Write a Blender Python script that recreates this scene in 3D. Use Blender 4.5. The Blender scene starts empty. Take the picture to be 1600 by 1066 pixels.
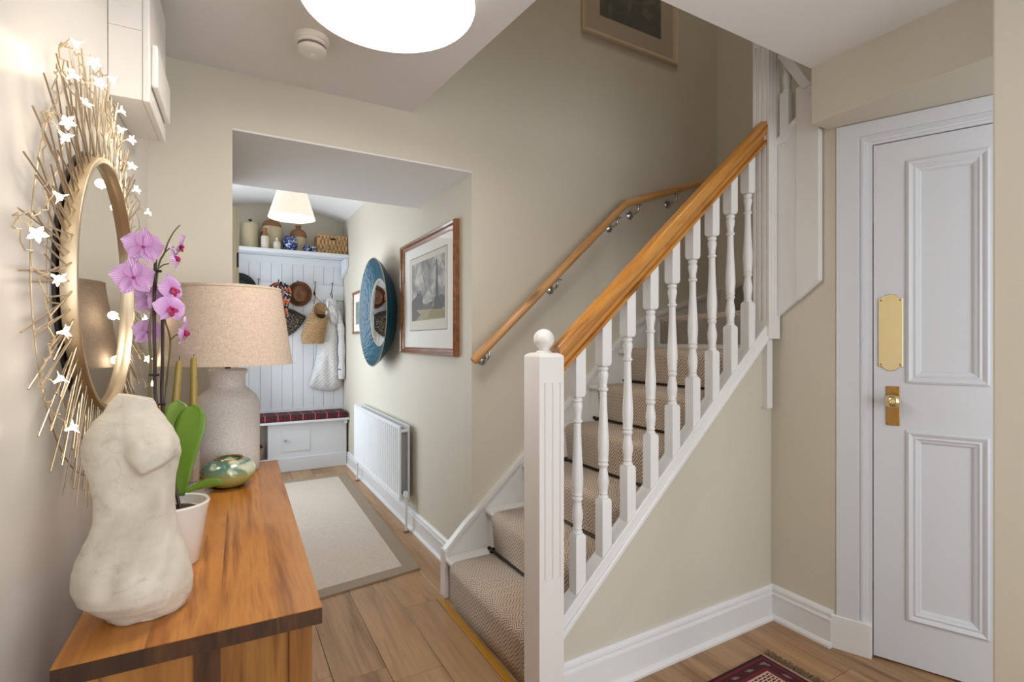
import bpy, bmesh, math, random
from mathutils import Vector, Matrix
random.seed(11)
sc = bpy.context.scene
COL = sc.collection
PI = math.pi

# ------------------------------------------------------------------ camera, world, lights, exposure
cam_d = bpy.data.cameras.new('camera')
cam_d.sensor_width = 36.0
cam_d.lens = 36.0 * 794.0 / 1600.0
cam_d.clip_start = 0.02
cam = bpy.data.objects.new('camera', cam_d)
cam.location = (0, 0, 1.25)
cam.rotation_euler = (PI / 2, 0, math.radians(-29.5))
COL.objects.link(cam)
sc.camera = cam

world = bpy.data.worlds.new('world')
sc.world = world
world.use_nodes = True
bgn = world.node_tree.nodes['Background']
bgn.inputs[0].default_value = (0.72, 0.84, 1.0, 1)
bgn.inputs[1].default_value = 1.0

sc.view_settings.view_transform = 'Standard'
sc.view_settings.look = 'None'
sc.view_settings.gamma = 1.0
sc.view_settings.use_curve_mapping = False
sc.view_settings.exposure = 0.0
sc.cycles.caustics_reflective = False
sc.cycles.caustics_refractive = False


def area_light(name, loc, direction, sx, sy, energy, color):
    d = bpy.data.lights.new(name, 'AREA')
    d.shape = 'RECTANGLE'
    d.size, d.size_y = sx, sy
    d.energy = energy
    d.color = color
    o = bpy.data.objects.new(name, d)
    o.location = loc
    o.rotation_euler = Vector(direction).to_track_quat('-Z', 'Y').to_euler()
    COL.objects.link(o)
    return o


# daylight entering through the glazed front door behind the camera and the boot-room window
area_light('front_door_daylight', (1.20, -1.50, 1.30), (0, 1, 0), 2.3, 1.8, 44, (0.94, 0.97, 1.0))
area_light('boot_room_window_daylight', (-0.38, 4.70, 1.22), (1, -0.75, 0.22), 1.15, 1.65, 36, (0.83, 0.915, 1.0))
area_light('stairwell_fill', (1.6, 1.2, 4.8), (0, 0.3, -1), 0.4, 0.4, 6, (1.0, 0.86, 0.68))  # added fill light to brighten the dark upper stairwell; no fixture is modelled


# ------------------------------------------------------------------ helpers
def c(r, g, b):
    def f(v):
        v /= 255.0
        return v / 12.92 if v <= 0.04045 else ((v + 0.055) / 1.055) ** 2.4
    return (f(r), f(g), f(b), 1.0)


def mul(col, k):
    return (min(1, col[0] * k), min(1, col[1] * k), min(1, col[2] * k), 1)


class NT:
    """tiny node-tree writer"""
    def __init__(self, name):
        self.m = bpy.data.materials.new(name)
        self.m.use_nodes = True
        self.t = self.m.node_tree
        self.b = self.t.nodes['Principled BSDF']

    def n(self, kind, **kw):
        nd = self.t.nodes.new(kind)
        for k, v in kw.items():
            if k.startswith('i_'):
                key = k[2:]
                nd.inputs[int(key) if key.isdigit() else key].default_value = v
            else:
                setattr(nd, k, v)
        return nd

    def l(self, a, b):
        self.t.links.new(a, b)

    def math(self, op, a, b=0.0, clamp=False):
        nd = self.t.nodes.new('ShaderNodeMath')
        nd.operation = op
        nd.use_clamp = clamp
        for i, v in enumerate((a, b)):
            if hasattr(v, 'links') or isinstance(v, bpy.types.NodeSocket):
                self.l(v, nd.inputs[i])
            else:
                nd.inputs[i].default_value = v
        return nd.outputs[0]

    def mix(self, fac, a, b, blend='MIX'):
        nd = self.t.nodes.new('ShaderNodeMixRGB')
        nd.blend_type = blend
        for i, v in enumerate((fac, a, b)):
            if isinstance(v, bpy.types.NodeSocket):
                self.l(v, nd.inputs[i])
            else:
                nd.inputs[i].default_value = v
        return nd.outputs[0]

    def coord(self, which='Object'):
        if which == 'Position':
            return self.n('ShaderNodeNewGeometry').outputs['Position']
        return self.n('ShaderNodeTexCoord').outputs[which]

    def noise(self, vec, scale, detail=3, rough=0.55, dist=0.0):
        nd = self.n('ShaderNodeTexNoise')
        nd.inputs['Scale'].default_value = scale
        nd.inputs['Detail'].default_value = detail
        nd.inputs['Roughness'].default_value = rough
        nd.inputs['Distortion'].default_value = dist
        self.l(vec, nd.inputs['Vector'])
        return nd.outputs['Fac']

    def ramp(self, fac, stops, interp='LINEAR'):
        nd = self.n('ShaderNodeValToRGB')
        cr = nd.color_ramp
        cr.interpolation = interp
        while len(cr.elements) < len(stops):
            cr.elements.new(0.5)
        for e, (p, col) in zip(cr.elements, stops):
            e.position = p
            e.color = col
        self.l(fac, nd.inputs[0])
        return nd.outputs[0]

    def bump(self, height, strength=0.3, dist=0.002):
        nd = self.n('ShaderNodeBump')
        nd.inputs['Strength'].default_value = strength
        nd.inputs['Distance'].default_value = dist
        self.l(height, nd.inputs['Height'])
        self.l(nd.outputs[0], self.b.inputs['Normal'])

    def base(self, v):
        if isinstance(v, bpy.types.NodeSocket):
            self.l(v, self.b.inputs['Base Color'])
        else:
            self.b.inputs['Base Color'].default_value = v

    def set(self, **kw):
        for k, v in kw.items():
            self.b.inputs[k.replace('_', ' ')].default_value = v


MATS = {}


def paint(key, col, rough=0.5, var=0.04, scale=6, bump=0.08, bscale=220, metal=0.0, coat=0.0, bdist=0.001, which='Position'):
    """a painted or plain surface with slight tone variation and fine relief"""
    t = NT(key)
    v = t.coord(which)
    f = t.noise(v, scale, 3)
    t.base(t.mix(f, mul(col, 1 - var), mul(col, 1 + var)))
    t.set(Roughness=rough, Metallic=metal, Coat_Weight=coat)
    if bump:
        t.bump(t.noise(v, bscale, 2), bump, bdist)
    MATS[key] = t.m
    return t.m


def wood(key, cols, across=16.0, along=0.9, rough=0.4, var=0.25, axis=1, which='Object', knots=False, bump=0.12, coat=0.0):
    """wood grain running along the given axis; tone shifts per object"""
    t = NT(key)
    v = t.coord(which)
    rnd = t.n('ShaderNodeObjectInfo').outputs['Random']
    off = t.n('ShaderNodeVectorMath', operation='ADD')
    comb = t.n('ShaderNodeCombineXYZ')
    t.l(t.math('MULTIPLY', rnd, 37.0), comb.inputs[0])
    t.l(t.math('MULTIPLY', rnd, 91.0), comb.inputs[1])
    t.l(t.math('MULTIPLY', rnd, 17.0), comb.inputs[2])
    t.l(v, off.inputs[0])
    t.l(comb.outputs[0], off.inputs[1])
    sc_ = [across] * 3
    sc_[axis] = along
    mp = t.n('ShaderNodeMapping')
    mp.inputs['Scale'].default_value = sc_
    t.l(off.outputs[0], mp.inputs['Vector'])
    g = t.noise(mp.outputs[0], 1.0, 5, 0.6, 0.9)
    sc2 = [across * 9] * 3
    sc2[axis] = along * 6
    mp2 = t.n('ShaderNodeMapping')
    mp2.inputs['Scale'].default_value = sc2
    t.l(off.outputs[0], mp2.inputs['Vector'])
    fine = t.noise(mp2.outputs[0], 1.0, 3, 0.6)
    k = t.math('ADD', t.math('MULTIPLY', g, 0.78), t.math('MULTIPLY', fine, 0.22))
    n = len(cols)
    stops = [(0.30 + 0.40 * i / (n - 1), cols[i]) for i in range(n)]
    colr = t.ramp(k, stops)
    tone = t.math('ADD', t.math('MULTIPLY', rnd, var), 1.0 - var / 2)
    tc = t.n('ShaderNodeCombineXYZ')
    for i in range(3):
        t.l(tone, tc.inputs[i])
    colr = t.mix(1.0, colr, tc.outputs[0], 'MULTIPLY')
    if knots:
        vo = t.n('ShaderNodeTexVoronoi')
        vo.inputs['Scale'].default_value = 1.0
        mk = t.n('ShaderNodeMapping')
        s3 = [9.0] * 3
        s3[axis] = 2.6
        mk.inputs['Scale'].default_value = s3
        t.l(off.outputs[0], mk.inputs['Vector'])
        t.l(mk.outputs[0], vo.inputs['Vector'])
        kn = t.ramp(vo.outputs['Distance'], [(0.0, (1, 1, 1, 1)), (0.10, (0.75, 0.75, 0.75, 1)), (0.2, (0, 0, 0, 1))])
        colr = t.mix(t.math('MULTIPLY', kn, 0.8), colr, mul(cols[0], 0.28))
    t.base(colr)
    t.set(Roughness=rough, Coat_Weight=coat)
    t.bump(fine, bump, 0.0006)
    MATS[key] = t.m
    return t.m


def metal(key, col, rough=0.25, var=0.06):
    t = NT(key)
    f = t.noise(t.coord('Object'), 30, 3)
    t.base(t.mix(f, mul(col, 1 - var), mul(col, 1 + var)))
    t.l(t.math('ADD', t.math('MULTIPLY', f, 0.12), rough - 0.06), t.b.inputs['Roughness'])
    t.set(Metallic=1.0)
    MATS[key] = t.m
    return t.m


def glow(key, col, strength, base=None):
    t = NT(key)
    t.base(base or col)
    t.set(Roughness=0.5)
    t.b.inputs['Emission Color'].default_value = col
    t.b.inputs['Emission Strength'].default_value = strength
    MATS[key] = t.m
    return t.m


# ---- mesh writers
def B():
    return bmesh.new()


def box(bm, x0, x1, y0, y1, z0, z1, M=None):
    vs = [bm.verts.new((x, y, z)) for z in (z0, z1) for y in (y0, y1) for x in (x0, x1)]
    for f in ((0, 2, 3, 1), (4, 5, 7, 6), (0, 1, 5, 4), (2, 6, 7, 3), (0, 4, 6, 2), (1, 3, 7, 5)):
        bm.faces.new([vs[i] for i in f])
    if M:
        bmesh.ops.transform(bm, matrix=M, verts=vs)
    return bm


def prism(bm, pts, axis, a, b):
    """polygon given in the two other axes (in x,y,z order), extruded along axis from a to b"""
    def mk(p, w):
        if axis == 'x':
            return (w, p[0], p[1])
        if axis == 'y':
            return (p[0], w, p[1])
        return (p[0], p[1], w)
    va = [bm.verts.new(mk(p, a)) for p in pts]
    vb = [bm.verts.new(mk(p, b)) for p in pts]
    n = len(pts)
    bm.faces.new(va)
    bm.faces.new(vb[::-1])
    for i in range(n):
        j = (i + 1) % n
        bm.faces.new([va[j], va[i], vb[i], vb[j]])
    bmesh.ops.recalc_face_normals(bm, faces=bm.faces)
    return bm


def lathe(bm, prof, seg=32, center=(0, 0, 0), M=None, close=False):
    rings = []
    cx, cy, cz = center
    new = []
    for r, z in prof:
        if r < 1e-6:
            v = bm.verts.new((cx, cy, cz + z))
            rings.append([v])
            new.append(v)
        else:
            rg = [bm.verts.new((cx + r * math.cos(2 * PI * i / seg), cy + r * math.sin(2 * PI * i / seg), cz + z)) for i in range(seg)]
            rings.append(rg)
            new += rg
    pairs = list(zip(rings[:-1], rings[1:]))
    if close:
        pairs.append((rings[-1], rings[0]))
    for a, b in pairs:
        for i in range(seg):
            j = (i + 1) % seg
            if len(a) == 1 and len(b) == 1:
                continue
            if len(a) == 1:
                bm.faces.new([a[0], b[j], b[i]])
            elif len(b) == 1:
                bm.faces.new([a[i], a[j], b[0]])
            else:
                bm.faces.new([a[i], a[j], b[j], b[i]])
    if M:
        bmesh.ops.transform(bm, matrix=M, verts=new)
    bmesh.ops.recalc_face_normals(bm, faces=bm.faces)
    return bm


def loft(bm, rings, cap=True, closed=True):
    R = [[bm.verts.new(p) for p in r] for r in rings]
    n = len(R[0])
    for a, b in zip(R[:-1], R[1:]):
        for i in range(n if closed else n - 1):
            j = (i + 1) % n
            bm.faces.new([a[i], a[j], b[j], b[i]])
    if cap and closed:
        bm.faces.new(R[0][::-1])
        bm.faces.new(R[-1])
    bmesh.ops.recalc_face_normals(bm, faces=bm.faces)
    return R


def tube(bm, pts, r, seg=8, cap=True):
    pts = [Vector(p) for p in pts]
    n = len(pts)
    rs = r if isinstance(r, (list, tuple)) else [r] * n
    up = None
    rings = []
    for i, p in enumerate(pts):
        t = (pts[min(i + 1, n - 1)] - pts[max(i - 1, 0)]).normalized()
        if up is None:
            up = Vector((0, 0, 1)) if abs(t.z) < 0.9 else Vector((1, 0, 0))
        a = t.cross(up).normalized()
        up = a.cross(t).normalized()
        rings.append([p + (a * math.cos(2 * PI * k / seg) + up * math.sin(2 * PI * k / seg)) * rs[i] for k in range(seg)])
    loft(bm, rings, cap)
    return bm


def curve_pts(ctrl, n=8):
    """Catmull-Rom through control points"""
    P = [Vector(p) for p in ctrl]
    P = [P[0] * 2 - P[1]] + P + [P[-1] * 2 - P[-2]]
    out = []
    for i in range(1, len(P) - 2):
        for k in range(n):
            t = k / n
            a, b, d, e = P[i - 1], P[i], P[i + 1], P[i + 2]
            out.append(0.5 * ((2 * b) + (d - a) * t + (2 * a - 5 * b + 4 * d - e) * t * t + (3 * b - a - 3 * d + e) * t ** 3))
    out.append(P[-2])
    return out


def wmat(o):
    m = o.matrix_basis.copy()
    if o.parent:
        m = wmat(o.parent) @ o.matrix_parent_inverse @ m
    return m


def obj(name, bm, mat, parent=None, M=None, smooth=False, bevel=0.0, keep=False, seg=2, angle=40):
    """link the bmesh (in world space, or in the space of M) as ONE object with its own origin"""
    if M is not None and not keep:
        bmesh.ops.transform(bm, matrix=M, verts=bm.verts)
    me = bpy.data.meshes.new(name)
    o = None
    if not keep:
        vs = [v.co for v in bm.verts]
        lo = Vector((min(v[i] for v in vs) for i in range(3)))
        hi = Vector((max(v[i] for v in vs) for i in range(3)))
        cen = (lo + hi) / 2
        if parent is None:
            cen.z = lo.z
        bmesh.ops.translate(bm, vec=-cen, verts=bm.verts)
        basis = Matrix.Translation(cen)
    else:
        basis = M if M is not None else Matrix.Identity(4)
    bm.to_mesh(me)
    bm.free()
    if isinstance(mat, str):
        mat = MATS[mat]
    if mat:
        me.materials.append(mat)
    if smooth:
        me.shade_smooth()
        me.set_sharp_from_angle(angle=math.radians(angle))
    o = bpy.data.objects.new(name, me)
    COL.objects.link(o)
    o.matrix_basis = basis
    if parent:
        o.parent = parent
        o.matrix_parent_inverse = wmat(parent).inverted()
    if bevel:
        md = o.modifiers.new('bevel', 'BEVEL')
        md.width = bevel
        md.segments = seg
        md.limit_method = 'ANGLE'
        md.angle_limit = math.radians(35)
    return o


def link_copy(src, M, parent=None, name=None):
    o = src.copy()
    COL.objects.link(o)
    o.parent = None
    o.matrix_parent_inverse = Matrix.Identity(4)
    o.matrix_basis = M
    if parent:
        o.parent = parent
        o.matrix_parent_inverse = wmat(parent).inverted()
    return o


def thing(name, label, cat, loc=(0, 0, 0), rz=0.0, group=None):
    o = bpy.data.objects.new(name, None)
    o.empty_display_size = 0.1
    o.location = loc
    o.rotation_euler = (0, 0, rz)
    COL.objects.link(o)
    o.matrix_basis = Matrix.Translation(Vector(loc)) @ Matrix.Rotation(rz, 4, 'Z')
    return tag(o, label, cat, group)


def tag(o, label, cat, group=None):
    o['label'] = label
    o['category'] = cat
    if group:
        o['group'] = group
    return o


def struct(o, label=None, cat=None):
    o['kind'] = 'structure'
    if label:
        o['label'] = label
    if cat:
        o['category'] = cat
    return o


def sempty(name, label, cat, loc, rz=0.0):
    o = thing(name, label, cat, loc, rz)
    o['kind'] = 'structure'
    return o


def plaster_uv():
    pass


# ------------------------------------------------------------------ materials
WALL = paint('cream_wall_paint', c(207, 200, 184), 0.62, 0.025, 2.2, 0.10, 160)
LEFTP = paint('left_wall_paint', c(221, 216, 209), 0.34, 0.02, 2.0, 0.06, 90, bdist=0.0015)
CEIL = paint('ceiling_paint', c(228, 226, 225), 0.7, 0.02, 2.0, 0.08, 140)
WHITE = paint('white_gloss_paint', c(226, 225, 223), 0.33, 0.02, 5.0, 0.05, 120)
DOORW = paint('door_white_paint', c(214, 216, 221), 0.38, 0.02, 5.0, 0.06, 140)
STRINGC = paint('string_cream_paint', c(205, 198, 182), 0.55, 0.03, 3.0, 0.08, 140)
SKIRTM = paint('skirting_white_paint', c(228, 228, 228), 0.32, 0.015, 4.0, 0.04, 120)
NEWELW = paint('newel_white_paint', c(228, 224, 220), 0.34, 0.02, 6.0, 0.08, 60)
PINE = wood('pine', [c(116, 66, 18), c(180, 118, 44), c(200, 140, 60), c(160, 98, 32)], 22, 1.6, 0.3, 0.06, 0, 'Object', True, 0.05, 0.3)
PINEL = wood('pale_pine', [c(150, 98, 50), c(198, 146, 88), c(208, 160, 104), c(180, 124, 68)], 22, 1.6, 0.36, 0.05, 0, 'Object', True, 0.05, 0.2)
OAK = wood('oak_laminate', [c(106, 76, 50), c(154, 118, 82), c(174, 138, 100), c(140, 106, 72)], 9, 0.8, 0.36, 0.16, 1, 'Object', False, 0.06)
FLOORG = paint('floor_joint', c(84, 60, 40), 0.7)
TEAK = wood('teak', [c(84, 44, 14), c(146, 86, 32), c(194, 130, 58), c(170, 104, 40), c(128, 72, 26)], 9, 0.9, 0.34, 0.42, 1, 'Object', False, 0.05)
TEAKV = wood('teak_upright', [c(76, 44, 18), c(130, 82, 36), c(164, 112, 54), c(112, 66, 26)], 9, 0.8, 0.36, 0.4, 2, 'Object', False, 0.05)
TEAKD = wood('teak_dark_end_grain', [c(34, 19, 9), c(64, 38, 18), c(92, 58, 28)], 22, 4.0, 0.42, 0.2, 2, 'Object', False, 0.08)
BRASS = metal('brass', c(226, 206, 156), 0.16)
BRASSA = metal('aged_brass', c(176, 134, 78), 0.28, 0.15)
GOLD = metal('champagne_gold', c(200, 182, 154), 0.42)
BRONZE = metal('dark_bronze', c(64, 54, 46), 0.4)
CHROME = metal('chrome', c(190, 194, 198), 0.14)
STEEL = metal('mirror_silver', c(226, 226, 224), 0.02, 0.0)
BLACK = paint('black_iron', c(38, 34, 32), 0.45, 0.05)
DARK = paint('dark_gap', c(24, 22, 20), 0.8)
PLASTIC = paint('white_plastic', c(232, 228, 222), 0.36, 0.01, 4, 0.0)
BEAD = paint('pale_grey_boarding', c(216, 219, 224), 0.42, 0.02, 5, 0.05, 120)
RAD = paint('radiator_enamel', c(228, 231, 234), 0.28, 0.01, 4, 0.0)
CERAW = paint('white_glazed_pot', c(226, 220, 212), 0.22, 0.02, 8, 0.0, coat=0.4)


def mk_carpet():
    t = NT('herringbone_carpet')
    p = t.coord('Position')
    s = t.n('ShaderNodeSeparateXYZ')
    t.l(p, s.inputs[0])
    path = t.math('ADD', s.outputs[0], s.outputs[2])
    zig = t.math('PINGPONG', s.outputs[1], 0.024)
    ph = t.math('MULTIPLY', t.math('ADD', path, zig), 2 * PI / 0.015)
    w = t.math('ADD', t.math('MULTIPLY', t.math('SINE', ph), 0.5), 0.5)
    nz = t.noise(p, 420, 2)
    w2 = t.math('ADD', t.math('MULTIPLY', w, 0.72), t.math('MULTIPLY', nz, 0.28))
    t.base(t.ramp(w2, [(0.1, c(136, 116, 98)), (0.5, c(194, 173, 152)), (0.9, c(222, 206, 188))]))
    t.set(Roughness=0.95)
    t.b.inputs['Sheen Weight'].default_value = 0.25
    t.bump(w2, 0.6, 0.003)
    return t.m


CARPET = mk_carpet()


def mk_linen(name, c1, c2, scale=260, rough=0.9, transl=0.0):
    t = NT(name)
    v = t.coord('Object')
    m1 = t.n('ShaderNodeMapping')
    m1.inputs['Scale'].default_value = (1, 1, 0.25)
    t.l(v, m1.inputs['Vector'])
    a = t.noise(m1.outputs[0], scale, 3, 0.7)
    m2 = t.n('ShaderNodeMapping')
    m2.inputs['Scale'].default_value = (0.25, 0.25, 1)
    t.l(v, m2.inputs['Vector'])
    b = t.noise(m2.outputs[0], scale, 3, 0.7)
    k = t.math('MULTIPLY', t.math('ADD', a, b), 0.5)
    t.base(t.ramp(k, [(0.35, c1), (0.65, c2)]))
    t.set(Roughness=rough)
    t.bump(k, 0.3, 0.001)
    if transl:
        t.b.inputs['Transmission Weight'].default_value = transl
    return t.m


LINEN = mk_linen('linen_shade', c(196, 172, 150), c(226, 206, 186))
RUGF = mk_linen('flatweave_rug', c(182, 168, 154), c(208, 196, 182), 300, 0.95)
RUGB = mk_linen('rug_border', c(142, 126, 108), c(158, 142, 124), 300, 0.95)


# ------------------------------------------------------------------ the shell
YB = 2.345          # stair wall / passage front
XC = 1.092          # passage right wall
YE = 5.55           # boot-room end wall
HC = 2.34           # hall ceiling
XR = 2.165          # right wall beside the door
TH = math.radians(1.5)


def wall_x(y):
    return -0.253 + math.tan(TH) * (y - YB)


# floor with separate planks
fl = sempty('floor', 'oak laminate floor of long planks through hall and passage', 'floor', (1.0, 2.0, -0.1))
obj('subfloor', box(B(), -0.7, 3.1, -1.7, 5.8, -0.1, -0.013), FLOORG, fl)
pw = 0.192
i = 0
x = -0.42
while x < 2.75:
    y = -1.6 - random.random() * 1.2
    while y < 5.7:
        y1 = y + 1.38
        a, b_ = max(y, -1.6), min(y1, 5.7)
        if b_ - a > 0.05:
            bm = box(B(), x + 0.0008, x + pw - 0.0008, a + 0.0008, b_ - 0.0008, -0.013, 0.0)
            obj('plank', bm, OAK, fl, bevel=0.0012, seg=1)
        y = y1
    x += pw

# left wall (very slightly out of square, as in the old house)
struct(obj('wall_left', prism(B(), [(wall_x(-1.6), -1.6), (wall_x(YB + 0.1), YB + 0.1), (wall_x(YB) - 0.15, YB + 0.1), (wall_x(-1.6) - 0.15, -1.6)], 'z', 0, 2.5), LEFTP), 'cream satin painted wall behind the sunburst mirror and sideboard')

# the thick wall with the passage opening, going up into the stairwell
bm = B()
prism(bm, [(-0.6, 0), (0.028, 0), (0.028, 2.112), (XC, 2.112), (XC, 0), (3.2, 0), (3.2, 4.9), (-0.6, 4.9)], 'y', YB, 2.62)
box(bm, -0.6, 0.028, 2.62, 3.15, 0, 2.75)
box(bm, 0.028, XC, 2.62, 3.15, 2.112, 2.75)
struct(obj('wall_back', bm, WALL), 'cream plaster stair wall with a square passage opening')
struct(obj('ceiling_passage', box(B(), 0.028, XC, YB, 3.15, 2.104, 2.112), CEIL), 'pale flat soffit of the passage opening')
struct(obj('wall_passage', box(B(), XC, XC + 0.12, 2.62, YE + 0.1, 0, 2.75), WALL), 'cream passage wall carrying the round mirror and radiator')

# boot room: end wall, left wall with window opening, vault
struct(obj('wall_end', box(B(), -0.6, XC, YE, YE + 0.12, 0, 2.75), WALL), 'cream end wall above the coat shelf')
bm = B()
box(bm, -0.52, -0.40, 3.15, 4.05, 0, 2.75)
box(bm, -0.52, -0.40, 5.35, YE, 0, 2.75)
box(bm, -0.52, -0.40, 4.05, 5.35, 0, 0.32)
box(bm, -0.52, -0.40, 4.05, 5.35, 2.12, 2.75)
struct(obj('wall_boot_room', bm, WALL), 'cream boot room wall with a window')
win = sempty('window_1', 'white framed boot room window beside the bench', 'window', (-0.45, 4.5, 0.9))
for (ya, yb, za, zb) in ((4.05, 4.10, 0.32, 2.12), (5.30, 5.35, 0.32, 2.12), (4.10, 5.30, 0.32, 0.38), (4.10, 5.30, 2.06, 2.12), (4.68, 4.72, 0.38, 2.06)):
    obj('window_frame', box(B(), -0.50, -0.44, ya, yb, za, zb), WHITE, win, bevel=0.003)
bm = B()
outer, inner = [], []
for k in range(25):
    xx = -0.41 + (XC + 0.41 + 0.01) * k / 24
    zz = 2.60 - 0.27 * (xx - 0.45) ** 2
    inner.append((xx, zz))
prism(bm, inner + [(XC + 0.01, 2.8), (-0.41, 2.8)], 'y', 3.15, YE + 0.02)
struct(obj('ceiling_boot_room', bm, CEIL, smooth=True, angle=30), 'shallow vaulted white ceiling over the boot room')
struct(obj('wall_passage_head', box(B(), -0.6, 0.028, 3.15, 3.17, 0, 2.7), WALL), 'return face of the thick passage wall')

# hall ceiling with stairwell cut out
struct(obj('ceiling', prism(B(), [(-0.6, -1.7), (2.9, -1.7), (2.9, 0.55), (2.2, 0.55), (2.2, 1.18), (0.885, 1.18), (0.7735, YB + 0.05), (-0.6, YB + 0.05)], 'z', HC, HC + 0.22), CEIL), 'white hall ceiling cut away over the stairs')
# stairwell upper walls
struct(obj('wall_stairwell_right', box(B(), 2.944, 3.08, 0.4, YB + 0.02, 0, 4.9), WALL), 'cream stairwell wall at the top of the winders')
struct(obj('wall_landing_left', box(B(), 0.5, 0.76, 1.0, YB + 0.02, HC + 0.22, 4.9), WALL), 'upper landing wall left of the stairwell')
struct(obj('wall_landing_front', box(B(), 0.7, 2.944, 0.4, 0.55, HC + 0.0, 4.9), WALL), 'upper landing wall in front of the stairwell')
struct(obj('floor_landing', box(B(), 0.7, 2.13, 0.55, 1.18, HC + 0.22, HC + 0.24), 'cream_wall_paint'), 'upper landing floor edge above the hall')
struct(obj('ceiling_landing', box(B(), 0.5, 3.1, 0.4, 2.62, 4.9, 5.0), CEIL), 'landing ceiling high above the stairs')

# right side: stub wall, beam, angled door wall, near wall
struct(obj('wall_right', box(B(), XR, XR + 0.013, 1.152, 1.47, 0, 2.13), WALL), 'cream wall beside the panelled door')
struct(obj('trim_1', box(B(), 2.04, 2.90, 0.20, 1.18, 2.118, HC + 0.02), WALL, bevel=0.004), 'cream boxed beam over the white door')
DD = Vector((0.40, -0.917, 0)).normalized()
DN = Vector((-DD.y, DD.x, 0)) * -1
if DN.x > 0:
    DN = -DN
DO = Vector((2.183, 1.155, 0))


def doorM(along=0.0, out=0.0, z=0.0):
    o = DO + DD * along + DN * out
    return Matrix(((DD.x, DN.x, 0, o.x), (DD.y, DN.y, 0, o.y), (0, 0, 1, z), (0, 0, 0, 1)))


bm = B()
box(bm, -0.02, 1.15, -0.09, -0.012, 2.03, 2.125)
box(bm, -0.03, 0.06, -0.06, -0.012, 0, 2.125)
box(bm, 0.95, 1.15, -0.16, -0.012, 0, 2.125)
struct(obj('wall_door', bm, WALL, M=doorM()), 'cream wall around the white panelled door')
struct(obj('wall_porch', box(B(), 2.66, 2.9, -1.6, 0.2, 0, HC), WALL), 'cream wall on the right of the entrance lobby')
struct(obj('wall_near_end', box(B(), 1.706, 1.82, 0.12, 0.526, 0, HC), WALL, bevel=0.006), 'cream wall end close to the camera on the right')
struct(obj('wall_closet', box(B(), 2.62, 2.9, 0.10, 1.2, 0, HC), WALL), 'wall beyond the door recess')
# front wall behind the camera with a glazed opening
bm = B()
box(bm, -0.6, 0.05, -1.72, -1.6, 0, 2.5)
box(bm, 2.45, 2.9, -1.72, -1.6, 0, 2.5)
box(bm, 0.05, 2.45, -1.72, -1.6, 2.2, 2.5)
box(bm, 0.05, 2.45, -1.72, -1.6, 0, 0.4)
struct(obj('wall_front', bm, WALL), 'front wall with a glazed door behind the camera')


# ---- skirting boards (profile: depth out of wall, height)
def skirt(name, p0, p1, normal, h, label, m0=0.0, m1=0.0):
    """profile extruded from p0 to p1; m0/m1 lengthen the front per unit depth (mitres)"""
    p0, p1, nrm = Vector(p0), Vector(p1), Vector(normal)
    d = (p1 - p0).normalized()
    prof = [(0, 0), (0.030, 0), (0.030, 0.010), (0.024, 0.020), (0.018, 0.022), (0.018, h * 0.70), (0.0225, h * 0.72), (0.0225, h * 0.76),
            (0.014, h * 0.79), (0.014, h * 0.84), (0.018, h * 0.88), (0.016, h * 0.94), (0.008, h), (0, h)]
    bm = B()
    ra = [p0 + nrm * a + d * (m0 * a) + Vector((0, 0, z)) for a, z in prof]
    rb = [p1 + nrm * a + d * (m1 * a) + Vector((0, 0, z)) for a, z in prof]
    loft(bm, [ra, rb])
    return struct(obj(name, bm, SKIRTM), label)


skirt('baseboard_stairs', (0.97, 1.432, 0), (XR, 1.432, 0), (0, -1, 0), 0.15, 'white moulded skirting under the staircase', 0, -1)
skirt('baseboard_right', (XR, 1.432, 0), (XR, 1.160, 0), (-1, 0, 0), 0.15, 'white moulded skirting between the stairs and the door', 1, 0)
skirt('baseboard_passage', (XC, 5.28, 0), (XC, YB + 0.0, 0), (-1, 0, 0), 0.135, 'white moulded skirting along the passage wall')
skirt('baseboard_left', (wall_x(YB), YB, 0), (0.028, YB, 0), (0, -1, 0), 0.135, 'white skirting left of the passage opening')


def rect_frame(bm, x0, x1, z0, z1, prof, y=0.0):
    """rectangular moulding in the XZ plane facing -Y... profile = [(inset, out)], out toward +Y of the local frame"""
    rings = []
    for ins, out in prof:
        rings.append([bm.verts.new((xx, y + out, zz)) for xx, zz in ((x0 + ins, z0 + ins), (x1 - ins, z0 + ins), (x1 - ins, z1 - ins), (x0 + ins, z1 - ins))])
    for a, b in zip(rings[:-1], rings[1:]):
        for i in range(4):
            j = (i + 1) % 4
            bm.faces.new([a[i], a[j], b[j], b[i]])
    bmesh.ops.recalc_face_normals(bm, faces=bm.faces)
    return bm


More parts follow.
